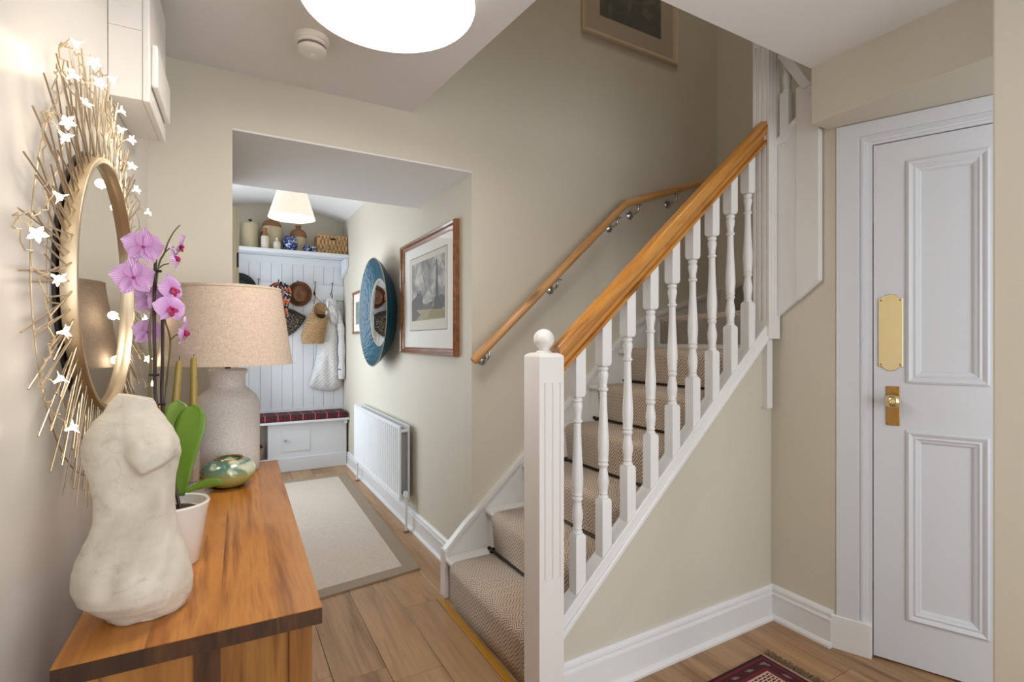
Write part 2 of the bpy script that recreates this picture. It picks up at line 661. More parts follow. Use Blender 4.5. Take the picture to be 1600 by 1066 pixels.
# ------------------------------------------------------------------ the panelled door
door = sempty('door_1', 'white four-panel door with brass finger plate and knob', 'door', tuple(DO))
DA = 0.121           # leaf starts here along the wall
DW = 0.768
LO = -0.004          # leaf face, out of wall plane
zs = (0.008, 0.185, 0.902, 1.093, 1.935, 2.022)
for a, b_ in ((0, 0.107), (0.334, 0.434), (0.661, DW)):
    obj('stile', box(B(), DA + a, DA + b_, LO - 0.04, LO, zs[0], zs[5]), DOORW, door, M=doorM())
for a, b_ in ((0.107, 0.334), (0.434, 0.661)):
    for z0, z1 in ((zs[0], zs[1]), (zs[2], zs[3]), (zs[4], zs[5])):
        obj('rail', box(B(), DA + a, DA + b_, LO - 0.04, LO, z0, z1), DOORW, door, M=doorM())
    for z0, z1 in ((zs[1], zs[2]), (zs[3], zs[4])):
        pn = obj('panel', box(B(), DA + a, DA + b_, LO - 0.035, LO - 0.014, z0, z1), DOORW, door, M=doorM())
        bm = B()
        rect_frame(bm, DA + a - 0.004, DA + b_ + 0.004, z0 - 0.004, z1 + 0.004,
                   [(0, LO - 0.002), (0.0, LO + 0.006), (0.007, LO + 0.010), (0.014, LO + 0.006), (0.020, LO + 0.001), (0.027, LO + 0.003),
                    (0.033, LO - 0.003), (0.040, LO - 0.005), (0.046, LO - 0.011), (0.046, LO - 0.0145)])
        obj('moulding', bm, DOORW, pn, M=doorM())
# finger plate
def plate_poly(x0, x1, z0, z1, arch):
    w = x1 - x0
    pts = []
    e = 0.007
    for s in (0, 1):
        row = []
        zc, sg = (z0, -1) if s == 0 else (z1, 1)
        row.append((x0, zc))
        row.append((x0 + e, zc))
        for k in range(9):
            tt = k / 8
            xx = x0 + e + 0.004 + (w - 2 * e - 0.008) * tt
            row.append((xx, zc + sg * arch * math.sin(PI * tt) ** 0.6))
        row.append((x1 - e, zc))
        row.append((x1, zc))
        pts.append(row)
    return pts[0] + pts[1][::-1]


fp = obj('finger_plate', prism(B(), plate_poly(DA + 0.015, DA + 0.093, 1.150, 1.416, 0.016), 'y', LO, LO + 0.004), BRASS, door, M=doorM(), bevel=0.0015)
fp['label'] = 'polished brass finger plate'
for xx in (DA + 0.024, DA + 0.084):
    for zz in (1.158, 1.408):
        obj('screw', lathe(B(), [(0.0, 0.0012), (0.003, 0.0008), (0.0035, 0)], 10, M=doorM(xx, LO + 0.004, zz) @ Matrix.Rotation(-PI / 2, 4, 'X')), BRASSA, fp)
kp = obj('knob_plate', prism(B(), [(DA + 0.040, 0.922), (DA + 0.083, 0.922), (DA + 0.083, 1.074), (DA + 0.040, 1.074)], 'y', LO, LO + 0.004), BRASSA, door, M=doorM(), bevel=0.0012)
kp['label'] = 'aged brass knob backplate'
for xx in (DA + 0.046, DA + 0.077):
    for zz in (0.930, 1.066):
        obj('screw', lathe(B(), [(0.0, 0.0012), (0.003, 0.0008), (0.0035, 0)], 10, M=doorM(xx, LO + 0.004, zz) @ Matrix.Rotation(-PI / 2, 4, 'X')), BRASSA, kp)
prof = [(0.014, 0.0), (0.014, 0.004), (0.009, 0.008), (0.009, 0.022), (0.012, 0.026), (0.022, 0.030), (0.0265, 0.040), (0.0245, 0.050), (0.017, 0.057), (0.009, 0.0595), (0.008, 0.0580), (0.0, 0.0585)]
kb = obj('door_knob', lathe(B(), prof, 32, M=doorM(DA + 0.061, LO + 0.004, 1.020) @ Matrix.Rotation(-PI / 2, 4, 'X')), BRASS, door, smooth=True)
kb['label'] = 'round brass door knob'
obj('latch', box(B(), DA - 0.003, DA + 0.001, LO - 0.03, LO - 0.004, 0.985, 1.02), BLACK, door, M=doorM())

trim = sempty('trim_2', 'white moulded architrave around the panelled door', 'door frame', tuple(DO))
CAS = [(-0.002, -0.012), (-0.002, 0.020), (0.070, 0.020), (0.072, 0.012), (0.078, 0.010), (0.082, 0.015), (0.090, 0.015), (0.093, 0.009), (0.101, 0.007), (0.104, 0.001), (0.118, 0.001), (0.118, -0.045)]
bm = B()
zt = 2.114
ra, rb, rc, rd = [], [], [], []
for ins, out in CAS:
    hin = ins * 0.75
    ra.append((ins, out, 0.0))
    rb.append((ins, out, zt - hin))
loft(bm, [ra, rb])
obj('jamb', bm, DOORW, trim, M=doorM())
bm = B()
loft(bm, [[(ins, out, zt - ins * 0.75) for ins, out in CAS], [(1.010 - ins, out, zt - ins * 0.75) for ins, out in CAS]])
obj('head', bm, DOORW, trim, M=doorM())
bm = B()
loft(bm, [[(1.010 - ins, out, 0.0) for ins, out in CAS], [(1.010 - ins, out, zt - ins * 0.75) for ins, out in CAS]])
obj('jamb', bm, DOORW, trim, M=doorM())
obj('plinth_block', box(B(), -0.018, 0.116, -0.01, 0.026, 0, 0.135), SKIRTM, trim, M=doorM(), bevel=0.003)

# ------------------------------------------------------------------ staircase
RISE, GO, X1 = 0.2, 0.22, 0.930
YS0, YS1 = 1.452, 2.318       # between strings


def pitch(x):
    return RISE + (RISE / GO) * (x - X1)


stair = thing('staircase', 'white closed-string staircase with a beige herringbone carpet runner', 'staircase', (1.5, 1.9, 0))
PIV = (2.13, 1.445)
for n in range(1, 7):
    xn = X1 + GO * (n - 1)
    obj('riser', box(B(), xn + 0.022, xn + 0.038, YS0, YS1, RISE * (n - 1) - (0.0 if n == 1 else 0.025), RISE * n - 0.022), WHITE, stair)
    if n < 6:
        obj('tread', box(B(), xn, xn + GO + 0.024, YS0, YS1, RISE * n - 0.024, RISE * n), WHITE, stair, bevel=0.008)
    else:
        obj('tread', prism(B(), [(xn, YS0), (2.135, YS0), (2.39, YS1), (xn, YS1)], 'z', RISE * n - 0.024, RISE * n), WHITE, stair, bevel=0.006)
# carpet runner: one continuous strip
CY0, CY1 = 1.50, 2.215
prof = []
for n in range(1, 7):
    xn = X1 + GO * (n - 1)
    zb, ztp = RISE * (n - 1) + 0.006, RISE * n + 0.005
    prof.append((xn + 0.010, zb))
    prof.append((xn + 0.004, zb + 0.06))
    prof.append((xn - 0.004, ztp - 0.055))
    for k in range(7):
        a = PI - (PI / 2) * k / 6
        prof.append((xn - 0.008 + 0.034 + 0.034 * math.cos(a), ztp - 0.034 + 0.034 * math.sin(a)))
    if n < 6:
        prof.append((xn + GO - 0.03, ztp))
prof.append((2.12, RISE * 6 + 0.005))
bm = B()
va = [bm.verts.new((p[0], CY0, p[1])) for p in prof]
vb = [bm.verts.new((p[0], CY1, p[1])) for p in prof]
for i in range(len(prof) - 1):
    bm.faces.new([va[i], va[i + 1], vb[i + 1], vb[i]])
bmesh.ops.recalc_face_normals(bm, faces=bm.faces)
run = obj('carpet_runner', bm, CARPET, stair, smooth=True, angle=60)
md = run.modifiers.new('thick', 'SOLIDIFY')
md.thickness = 0.010
md.offset = 0.0
run['label'] = 'beige herringbone carpet runner'
# winders
W7 = [PIV, (2.37, YS1), (2.944, YS1), (2.944, 2.24)]
W8 = [PIV, (2.944, 2.24), (2.944, 1.64)]
W9 = [PIV, (2.944, 1.64), (2.944, 1.22), (2.18, 1.22), (2.18, 1.44)]
for k, (poly, zz) in enumerate(((W7, 1.4), (W8, 1.6), (W9, 1.8))):
    obj('winder_riser', prism(B(), poly, 'z', zz - 0.22, zz - 0.03), WHITE, stair)
    cw = obj('winder_carpet', prism(B(), poly, 'z', zz - 0.18, zz), CARPET, stair, bevel=0.012)
obj('winder_carpet', prism(B(), [(2.1, CY0), (2.13, 1.47), (2.36, YS1 - 0.01), (2.03, CY1 + 0.0), (2.03, CY0)], 'z', 1.2, 1.209), CARPET, stair)
# stair rods
for n in range(2, 7):
    xn = X1 + GO * (n - 1) - 0.004
    zz = RISE * (n - 1) + 0.020
    rod = obj('stair_rod', tube(B(), [(xn, 1.475, zz), (xn, 2.252, zz)], 0.0062, 8), BRONZE, stair, smooth=True)
    for yy in (1.485, 2.240):
        bm = B()
        lathe(bm, [(0, -0.012), (0.008, -0.009), (0.0105, 0.0), (0.008, 0.009), (0, 0.012)], 10, M=Matrix.Translation((xn, yy + (0.012 if yy > 2 else -0.012), zz)) @ Matrix.Rotation(PI / 2, 4, 'X'))
        box(bm, xn - 0.004, xn + 0.026, yy - 0.006, yy + 0.006, zz - 0.018, zz + 0.004)
        obj('bracket', bm, BRONZE, rod)
# wall string
top = [(0.935, 0.228), (1.04, 0.335)] + [(xx, pitch(xx) + 0.032) for xx in (1.10, 2.16)] + [(2.25, 1.395), (2.65, 1.505), (2.944, 1.60)]
ws = obj('wall_string', prism(B(), [(0.935, 0.0)] + top + [(2.944, 1.15), (2.2, 1.0), (1.12, 0.0)], 'y', 2.318, YB + 0.0), WHITE, stair, bevel=0.003)
bm = B()
for a, b_ in zip(top[:-1], top[1:]):
    prism(bm, [(a[0], a[1] - 0.016), (b_[0], b_[1] - 0.016), (b_[0], b_[1] + 0.006), (a[0], a[1] + 0.006)], 'y', 2.308, YB)
obj('string_cap', bm, WHITE, ws)
obj('string_stop', box(B(), 0.928, 0.950, 2.300, 2.362, 0.0, 0.232), WHITE, stair, bevel=0.004)
# outer string
x0, x1 = 0.965, 2.09
bm = prism(B(), [(x0, pitch(x0) + 0.025), (x1, pitch(x1) + 0.025), (x1, pitch(x1) + 0.078), (x0, pitch(x0) + 0.078)], 'y', 1.392, 1.452)
os_ = obj('outer_string', bm, WHITE, stair, bevel=0.003)
bm = prism(B(), [(x0, pitch(x0) + 0.006), (x1, pitch(x1) + 0.006), (x1, pitch(x1) + 0.034), (x0, pitch(x0) + 0.034)], 'y', 1.384, 1.452)
obj('string_moulding', bm, WHITE, os_, bevel=0.005)
xa = X1 + (0.14 + 0.30 - RISE) * GO / RISE
obj('string_board', prism(B(), [(x0, 0.13), (xa, 0.14), (XR, pitch(XR) - 0.30), (XR, pitch(XR) + 0.02), (x0, pitch(x0) + 0.02)], 'y', 1.4285, 1.4322), STRINGC, stair, bevel=0.002)
struct(obj('wall_stairs', prism(B(), [(x0, 0), (XR + 0.01, 0), (XR + 0.01, pitch(XR)), (x0, pitch(x0))], 'y', 1.432, 1.4519), WALL), 'cream panelled wall under the staircase')
# yellow edging strip on the floor at the first riser
tag(obj('floor_strip', box(B(), 0.893, 0.921, 1.47, 2.318, 0, 0.007), paint('mustard_strip', c(176, 128, 30), 0.35, 0.06, 20), bevel=0.002),
    'mustard yellow edging strip on the floor along the bottom stair', 'floor strip')

# ------------------------------------------------------------------ balustrade
bal = thing('balustrade', 'white turned balusters and fluted newel with a pine handrail', 'balustrade', (1.5, 1.42, 0))
YBAL = 1.42


def fluted(bm, cx, cy, w, z0, z1, gdepth=0.006, ng=3, gw=0.011, span=0.62, every=False):
    """square post segment with ng grooves on each face"""
    h = w / 2
    side = [(-h, 0.0)]
    for g in range(ng):
        gc = (g - (ng - 1) / 2) * (w * span / max(1, ng - 1))
        side += [(gc - gw / 2, 0.0), (gc - gw / 4, gdepth * 0.8), (gc, gdepth), (gc + gw / 4, gdepth * 0.8), (gc + gw / 2, 0.0)]
    ring = []
    for q in range(4):
        ca, sa = math.cos(q * PI / 2), math.sin(q * PI / 2)
        for s, dd in side:
            px, py = s, -h + (dd if every or q % 2 == 0 else 0.0)
            ring.append((cx + px * ca - py * sa, cy + px * sa + py * ca))
    loft(bm, [[(p[0], p[1], z0) for p in ring], [(p[0], p[1], z1) for p in ring]])


def newel(cx, cy, w, z0, zf0, zf1, z1, parent, ng=3, every=False):
    bm = B()
    h = w / 2
    box(bm, cx - h, cx + h, cy - h, cy + h, z0, zf0)
    fluted(bm, cx, cy, w, zf0, zf1, ng=ng, every=every)
    box(bm, cx - h, cx + h, cy - h, cy + h, zf1, z1)
    return obj('newel_post', bm, NEWELW, parent, bevel=0.0)


NX = 0.922
nw = newel(NX, YBAL - 0.005, 0.095, 0.0, 0.48, 1.115, 1.198, bal)
bm = B()
h = 0.0475
ch = [(h, 1.198), (h - 0.003, 1.204), (h - 0.014, 1.211)]
loft(bm, [[(NX + sx * r, YBAL - 0.005 + sy * r, z) for sx, sy in ((-1, -1), (1, -1), (1, 1), (-1, 1))] for r, z in ch])
obj('cap', bm, NEWELW, nw)
obj('ball_finial', lathe(B(), [(0.026, 1.209), (0.027, 1.213), (0.022, 1.217), (0.017, 1.220), (0.018, 1.225)] + [(0.0345 * math.cos(a), 1.256 + 0.0345 * math.sin(a)) for a in [-0.95 + (PI / 2 + 0.95) * k / 14 for k in range(14)]] + [(0, 1.2905)], 32, (NX, YBAL - 0.005, 0)), NEWELW, nw, smooth=True)


def hand(x):
    return 1.178 + 0.895 * (x - 0.97)


HP = [(-0.026, -0.036), (0.026, -0.036), (0.026, -0.026), (0.016, -0.021), (0.015, -0.010), (0.025, -0.004), (0.033, 0.008), (0.034, 0.022), (0.029, 0.034), (0.018, 0.041), (0.0, 0.044),
      (-0.018, 0.041), (-0.029, 0.034), (-0.034, 0.022), (-0.033, 0.008), (-0.025, -0.004), (-0.015, -0.010), (-0.016, -0.021), (-0.026, -0.026)]
bm = B()
# local frame: rail lies along its own x axis so that grain follows it
x0, x1 = 0.968, 2.085
ang = math.atan(0.895)
L = (x1 - x0) / math.cos(ang)
sh = math.tan(ang)
loft(bm, [[(-L / 2 + zz * sh, yy, zz) for yy, zz in HP], [(L / 2 + zz * sh, yy, zz) for yy, zz in HP]])
Mh = Matrix.Translation(((x0 + x1) / 2, YBAL, (hand(x0) + hand(x1)) / 2)) @ Matrix.Rotation(-ang, 4, 'Y')
hr = obj('handrail', bm, PINE, bal, M=Mh, keep=True, smooth=True, angle=35)
hr['label'] = 'varnished pine handrail'

# baluster prototype (base at 0)
bm = B()
w = 0.0205
sqa = ((-1, -1), (1, -1), (1, 1), (-1, 1))
loft(bm, [[(sx * w, sy * w, z) for sx, sy in sqa] for z in (-0.03, 0.182)] + [[(sx * r, sy * r, z) for sx, sy in sqa] for r, z in ((0.017, 0.190), (0.010, 0.194))])
tp = [(0.0, 0.185), (0.0165, 0.188), (0.0185, 0.194), (0.0165, 0.200), (0.014, 0.204), (0.0165, 0.209), (0.0145, 0.214), (0.0175, 0.235), (0.0195, 0.252), (0.0175, 0.272), (0.0145, 0.288), (0.0135, 0.300),
      (0.0165, 0.306), (0.0185, 0.311), (0.0165, 0.316), (0.0150, 0.319), (0.0185, 0.325), (0.0170, 0.331), (0.0180, 0.345), (0.0200, 0.375), (0.0190, 0.410), (0.0160, 0.460), (0.0135, 0.520), (0.0125, 0.565),
      (0.0125, 0.572), (0.0175, 0.577), (0.0175, 0.582), (0.0130, 0.587), (0.0130, 0.600), (0.0165, 0.620), (0.0185, 0.632), (0.0160, 0.641), (0.0140, 0.644), (0.0180, 0.650), (0.0180, 0.656), (0.0130, 0.661), (0.0, 0.665)]
lathe(bm, tp, 20)
loft(bm, [[(sx * r, sy * r, z) for sx, sy in sqa] for r, z in ((0.010, 0.660), (0.017, 0.664), (w, 0.673))] + [[(sx * w, sy * w, 0.823 + sx * w * 0.895) for sx, sy in sqa]])
bproto = None
for k in range(9):
    bx = 1.064 + 0.1148 * k
    M = Matrix.Translation((bx, YBAL, pitch(bx) + 0.072))
    if bproto is None:
        bproto = obj('baluster', bm, WHITE, bal, M=M, keep=True, smooth=True, angle=30)
    else:
        link_copy(bproto, M, bal)
# upper newel that hangs below the string
un = newel(2.112, YBAL, 0.078, 1.26, 1.34, 2.56, 3.0, bal, ng=3, every=True)
obj('pendant', box(B(), 2.094, 2.130, YBAL - 0.018, YBAL + 0.018, 0.950, 1.26), WHITE, un, bevel=0.002)

up = thing('upper_balustrade', 'white boarded string and baluster of the upper flight', 'balustrade', (2.14, 1.3, 1.35))
bm = prism(B(), [(1.410, 1.338), (1.410, 2.105), (1.294, 2.192), (1.294, 1.432)], 'x', 2.135, 2.160)
p1 = obj('panel', bm, WHITE, up, bevel=0.002)
obj('string_cap', prism(B(), [(1.410, 2.095), (1.410, 2.125), (1.294, 2.212), (1.294, 2.182)], 'x', 2.127, 2.165), WHITE, p1, bevel=0.003)
obj('panel', prism(B(), [(1.296, 1.425), (1.296, 2.335), (1.200, 2.335), (1.200, 1.502)], 'x', 2.130, 2.160), WHITE, up, bevel=0.002)
obj('brace', prism(B(), [(1.372, 2.50), (1.340, 2.52), (1.225, 2.318), (1.262, 2.312)], 'x', 2.118, 2.150), WHITE, up, bevel=0.002)
link_copy(bproto, Matrix.Translation((2.149, 1.348, 2.150)), up)

# ------------------------------------------------------------------ wall handrail with chrome brackets
wr = thing('wall_handrail', 'round pale pine handrail on chrome brackets along the stair wall', 'handrail', (1.07, 2.30, 1.15))
YR = 2.272
pa, pb, pc = Vector((1.066, YR, 1.150)), Vector((2.052, YR, 2.058)), Vector((2.86, YR, 2.335))


def rail_piece(a, b_):
    d = (b_ - a)
    L = d.length
    ang = math.atan2(d.z, d.x)
    bm = B()
    tube(bm, [(-L / 2, 0, 0), (-L / 2 + 0.004, 0, 0), (L / 2, 0, 0)], [0.0195, 0.0225, 0.0225], 20)
    return obj('rail', bm, PINEL, wr, M=Matrix.Translation((a + b_) / 2) @ Matrix.Rotation(-ang, 4, 'Y'), keep=True, smooth=True, angle=50)


rail_piece(pa, pb + (pb - pa).normalized() * 0.006)
rail_piece(pb - (pc - pb).normalized() * 0.006, pc)
for (bx, on1) in ((1.150, 1), (1.565, 1), (1.985, 1), (2.150, 0), (2.470, 0)):
    zz = pa.z + (pb.z - pa.z) * (bx - pa.x) / (pb.x - pa.x) if on1 else pb.z + (pc.z - pb.z) * (bx - pb.x) / (pc.x - pb.x)
    bm = B()
    lathe(bm, [(0.0, 0.016), (0.010, 0.015), (0.017, 0.010), (0.026, 0.006), (0.028, 0.003), (0.028, 0)], 24, M=Matrix.Translation((bx, YB, zz - 0.075)) @ Matrix.Rotation(PI / 2, 4, 'X'))
    bk = obj('bracket', bm, CHROME, wr, smooth=True)
    bm = B()
    tube(bm, curve_pts([(bx, YB - 0.008, zz - 0.075), (bx, YR + 0.02, zz - 0.074), (bx + 0.002, YR, zz - 0.055), (bx + 0.004, YR, zz - 0.020)], 6), 0.0065, 10)
    box(bm, bx - 0.022, bx + 0.026, YR - 0.008, YR + 0.008, zz - 0.030, zz - 0.024, None)
    obj('arm', bm, CHROME, bk, smooth=True)

# ------------------------------------------------------------------ hall ceiling lamp, smoke alarm, meter box
lamp = thing('ceiling_lamp', 'large round white drum ceiling lamp glowing in the hall', 'ceiling lamp', (0.412, 1.446, 2.34))
LX, LY, LR, LZ = 0.412, 1.446, 0.246, 2.222
SHADEW = paint('white_fabric_shade', c(236, 232, 226), 0.8, 0.02, 20)
obj('shade', lathe(B(), [(LR, LZ - 0.004), (LR + 0.003, LZ - 0.004), (LR + 0.003, 2.33), (LR, 2.33)], 64, (LX, LY, 0), close=True), SHADEW, lamp, smooth=True)
obj('diffuser', lathe(B(), [(0, LZ), (LR - 0.001, LZ), (LR - 0.001, LZ + 0.004), (0, LZ + 0.004)], 64, (LX, LY, 0)), glow('lamp_diffuser', (1.0, 0.94, 0.87, 1), 18.5), lamp)
obj('ceiling_plate', lathe(B(), [(0, 2.338), (0.08, 2.338), (0.08, 2.320), (0.02, 2.318), (0.02, 2.235), (0, 2.235)], 32, (LX, LY, 0)), WHITE, lamp)
# upward spill out of the open drum top
ld = bpy.data.lights.new('drum_lamp_bulb', 'POINT')
ld.energy = 7.0
ld.color = (1.0, 0.95, 0.89)
ld.shadow_soft_size = 0.08
lo_ = bpy.data.objects.new('drum_lamp_bulb', ld)
lo_.location = (LX + 0.1, LY, 2.28)
COL.objects.link(lo_)

sm = thing('smoke_alarm', 'round white smoke alarm on the hall ceiling', 'smoke alarm', (0.274, 1.947, 2.34))
SX, SY = 0.274, 1.947
obj('base', lathe(B(), [(0, 2.34), (0.060, 2.34), (0.060, 2.327), (0.056, 2.322), (0, 2.322)], 40, (SX, SY, 0)), PLASTIC, sm, smooth=True)
obj('cover', lathe(B(), [(0.052, 2.322), (0.052, 2.312), (0.046, 2.308), (0.046, 2.302), (0.050, 2.300), (0.047, 2.288), (0.034, 2.280), (0, 2.279)], 40, (SX, SY, 0)), PLASTIC, sm, smooth=True)
obj('vent_ring', lathe(B(), [(0.0485, 2.3105), (0.0485, 2.303), (0.045, 2.303), (0.045, 2.3105)], 40, (SX, SY, 0), close=True), paint('vent_shadow_grey', c(120, 112, 104), 0.7), sm)
obj('test_button', lathe(B(), [(0.012, 2.279), (0.012, 2.276), (0, 2.275)], 20, (SX, SY, 0)), PLASTIC, sm)


def leftM(y, z, off=0.0):
    """frame on the left wall: local x along the passage, local y up, local z into the room"""
    d = Vector((math.sin(TH), math.cos(TH), 0))
    n = Vector((math.cos(TH), -math.sin(TH), 0))
    o = Vector((wall_x(y), y, z)) + n * off
    return Matrix(((d.x, 0, n.x, o.x), (d.y, 0, n.y, o.y), (0, 1, 0, o.z), (0, 0, 0, 1)))


mb = thing('meter_box', 'white plastic meter box high on the left wall', 'meter box', (wall_x(1.86), 1.86, 1.9))
Mb = leftM(1.70, 1.905)
obj('housing', box(B(), 0, 0.325, 0.1892, 0.40, 0.001, 0.0752), PLASTIC, mb, M=Mb, bevel=0.0015)
obj('housing', box(B(), 0, 0.325, 0.0, 0.1885, 0.001, 0.0752), PLASTIC, mb, M=Mb, bevel=0.0015)
fc = obj('front_cover', box(B(), -0.002, 0.327, -0.002, 0.40, 0.0757, 0.092), PLASTIC, mb, M=Mb, bevel=0.003)
obj('hinged_flap', box(B(), 0.020, 0.300, 0.050, 0.170, 0.092, 0.108), PLASTIC, fc, M=Mb, bevel=0.006, seg=3)
obj('knockout', lathe(B(), [(0.019, 0), (0.019, 0.0008), (0.0180, 0.0008), (0.0180, 0)], 32, M=Mb @ Matrix.Translation((0.0, 0.262, 0.037)) @ Matrix.Rotation(-PI / 2, 4, 'Y'), close=True), WHITE, mb)

# ------------------------------------------------------------------ sunburst mirror
MY, MZ, MR = 1.553, 1.383, 0.298
mir = thing('sunburst_mirror', 'round gold sunburst mirror of thin metal rods on the left wall', 'mirror', (wall_x(MY), MY, MZ))
MM = leftM(MY, MZ)
obj('frame', lathe(B(), [(MR - 0.018, 0.010), (MR, 0.010), (MR, 0.033), (MR - 0.002, 0.036), (MR - 0.012, 0.036), (MR - 0.014, 0.032), (MR - 0.018, 0.022)], 96, M=MM, close=True), GOLD, mir, smooth=True)
obj('back_plate', lathe(B(), [(0, 0.0015), (MR + 0.008, 0.0015), (MR + 0.008, 0.006), (0, 0.006)], 96, M=MM), BLACK, mir)
obj('glass', lathe(B(), [(0, 0.020), (MR - 0.019, 0.020), (MR - 0.019, 0.0165), (0, 0.0165)], 96, M=MM), STEEL, mir)
for rr, off in ((0.372, 0.012), (0.445, 0.010)):
    obj('support_ring', tube(B(), [MM @ Vector((rr * math.cos(2 * PI * k / 72), rr * math.sin(2 * PI * k / 72), off)) for k in range(73)], 0.0014, 5), GOLD, mir)
protos = {}
NR = 204
for k in range(NR):
    th = 2 * PI * k / NR
    r0 = MR - 0.006
    kind = k % 6
    r1 = (0.515, 0.44, 0.48, 0.505, 0.42, 0.465)[kind]
    skew = (0.05, -0.06, 0.02, -0.045, 0.10, -0.02)[kind]
    lay = (0.018, 0.013, 0.024, 0.016, 0.028, 0.021)[kind]
    p0 = Vector((r0 * math.cos(th), r0 * math.sin(th), lay))
    p1 = Vector((r1 * math.cos(th + skew), r1 * math.sin(th + skew), lay + (0.012 if kind % 2 else -0.004)))
    d = p1 - p0
    M = MM @ Matrix.Translation(p0) @ d.to_track_quat('X', 'Z').to_matrix().to_4x4()
    if kind not in protos:
        bm = tube(B(), [(0, 0, 0), (d.length, 0, 0)], 0.0016, 6)
        protos[kind] = obj('rod', bm, GOLD, mir, M=M, keep=True)
    else:
        link_copy(protos[kind], M, mir)

# ------------------------------------------------------------------ fairy lights
fl_pts = [(1.167, 1.778), (1.284, 1.802), (1.141, 1.71), (1.329, 1.78), (1.461, 1.848), (1.225, 1.695), (1.109, 1.618), (1.099, 1.589), (1.55, 1.812), (1.543, 1.764), (1.669, 1.783),
          (1.678, 1.715), (1.741, 1.67), (1.943, 1.652), (1.073, 1.483), (0.968, 1.404), (1.063, 1.35), (1.099, 1.265), (1.076, 1.189), (1.141, 1.10), (1.897, 1.32), (1.932, 1.196), (2.03, 1.107)]
unlit = {5}
fs = thing('fairy_lights', 'string of warm white flower-shaped fairy lights draped over the sunburst mirror', 'fairy lights', (wall_x(1.1), 1.1, 1.4))
FLW = glow('fairy_flower_glow', (1.0, 0.86, 0.64, 1), 6.0, c(255, 248, 235))
FLW.cycles.emission_sampling = 'NONE'
FLU = paint('unlit_flower_plastic', c(232, 222, 206), 0.3)
WIRE = paint('clear_wire', c(176, 156, 122), 0.3)


def flower_bm():
    bm = B()
    n = 20
    rings = []
    for t, r, z in ((0, 0.0022, 0.0), (1, 0.003, 0.006), (2, 0.0045, 0.011), (3, 0.008, 0.015), (4, 0.0125, 0.017)):
        ring = []
        for k in range(n):
            a = 2 * PI * k / n
            rr = r * (1.0 + (0.36 * math.cos(5 * a) if t == 4 else 0.16 * math.cos(5 * a) if t == 3 else 0))
            ring.append((rr * math.cos(a), rr * math.sin(a), z + (0.0015 * math.cos(5 * a) if t == 4 else 0)))
        rings.append(ring)
    loft(bm, rings, True)
    return bm


fprot = {}
order = sorted(range(len(fl_pts)), key=lambda i: -math.atan2(fl_pts[i][1] - MZ, fl_pts[i][0] - MY) if math.atan2(fl_pts[i][1] - MZ, fl_pts[i][0] - MY) > -PI / 2 else -(math.atan2(fl_pts[i][1] - MZ, fl_pts[i][0] - MY) + 2 * PI))
wire_pts = []
rf = random.Random(5)
for oi, i in enumerate(order):
    y, z = fl_pts[i]
    P = leftM(y, z, 0.055) @ Vector((0, 0, 0))
    n = Vector((math.cos(TH), -math.sin(TH), 0))
    tov = (Vector((0, 0, 1.25)) - P).normalized()
    out = (n * 0.7 + Vector((0, rf.uniform(-0.8, 0.8), rf.uniform(-0.9, 0.7))) + tov * 0.25).normalized()
    M = Matrix.Translation(P - out * 0.010) @ out.to_track_quat('Z', 'Y').to_matrix().to_4x4() @ Matrix.Scale(0.80, 4)
    key = 'u' if i in unlit else 'l'
    if key not in fprot:
        fprot[key] = obj('flower_light', flower_bm(), FLU if key == 'u' else FLW, fs, M=M, keep=True, smooth=True, angle=60)
    else:
        link_copy(fprot[key], M, fs)
    if key == 'l':
        pd = bpy.data.lights.new('fairy_bulb', 'POINT')
        pd.energy = 0.06
        pd.color = (1.0, 0.85, 0.66)
        pd.shadow_soft_size = 0.012
        po = bpy.data.objects.new('fairy_bulb', pd)
        po.location = P + out * 0.012
        COL.objects.link(po)
    base = P - out * 0.010
    knot = leftM(y + rf.uniform(-0.02, 0.02), z + rf.uniform(-0.02, 0.02), 0.034) @ Vector((0, 0, 0))
    obj('stem', tube(B(), [base, (base + knot) / 2 + Vector((0.004, 0, 0.004)), knot], 0.0011, 5), WIRE, fs)
    wire_pts.append(knot)
wp = curve_pts(wire_pts, 10)
ny = []
for k, p in enumerate(wp):
    ny.append(p + Vector((0.004 * math.sin(k * 1.9), 0.006 * math.sin(k * 1.3), 0.006 * math.cos(k * 1.7))))
obj('wire', tube(B(), ny, 0.0012, 5), WIRE, fs, smooth=True)

# ------------------------------------------------------------------ sideboard
CM = Matrix.Translation((-0.208, 0.916, 0)) @ Matrix.Rotation(math.radians(-1.4), 4, 'Z')
CW, CL, CH = 0.352, 1.205, 0.80
cab = thing('sideboard', 'warm teak sideboard with a planked top against the left wall', 'sideboard', (CM @ Vector((CW / 2, CL / 2, 0))), math.radians(-1.4))
fr = [0, 0.30, 0.565, 0.80, 1.0]
for k in range(4):
    obj('top_board', box(B(), CW * fr[k], CW * fr[k + 1], 0, CL, CH - 0.028, CH), TEAK, cab, M=CM, keep=False)
    obj('board_end', box(B(), CW * fr[k], CW * fr[k + 1], -0.0012, 0.0, CH - 0.0275, CH - 0.0015), TEAKD, cab, M=CM)
ix = 0.014
zb = CH - 0.028
for (px, py) in ((ix, ix), (CW - ix - 0.036, ix), (ix, CL - ix - 0.036), (CW - ix - 0.036, CL - ix - 0.036)):
    obj('leg', box(B(), px, px + 0.036, py, py + 0.036, 0, zb), TEAKV, cab, M=CM, bevel=0.002)
for py in (ix, CL - ix - 0.03):
    obj('end_stile', box(B(), 0.166, 0.202, py + 0.004, py + 0.03, 0.09, zb), TEAKD, cab, M=CM)
    for xa, xb in ((ix + 0.036, 0.166), (0.202, CW - ix - 0.036)):
        obj('end_panel', box(B(), xa, xb, py + 0.009, py + 0.022, 0.09, zb), TEAKV, cab, M=CM)
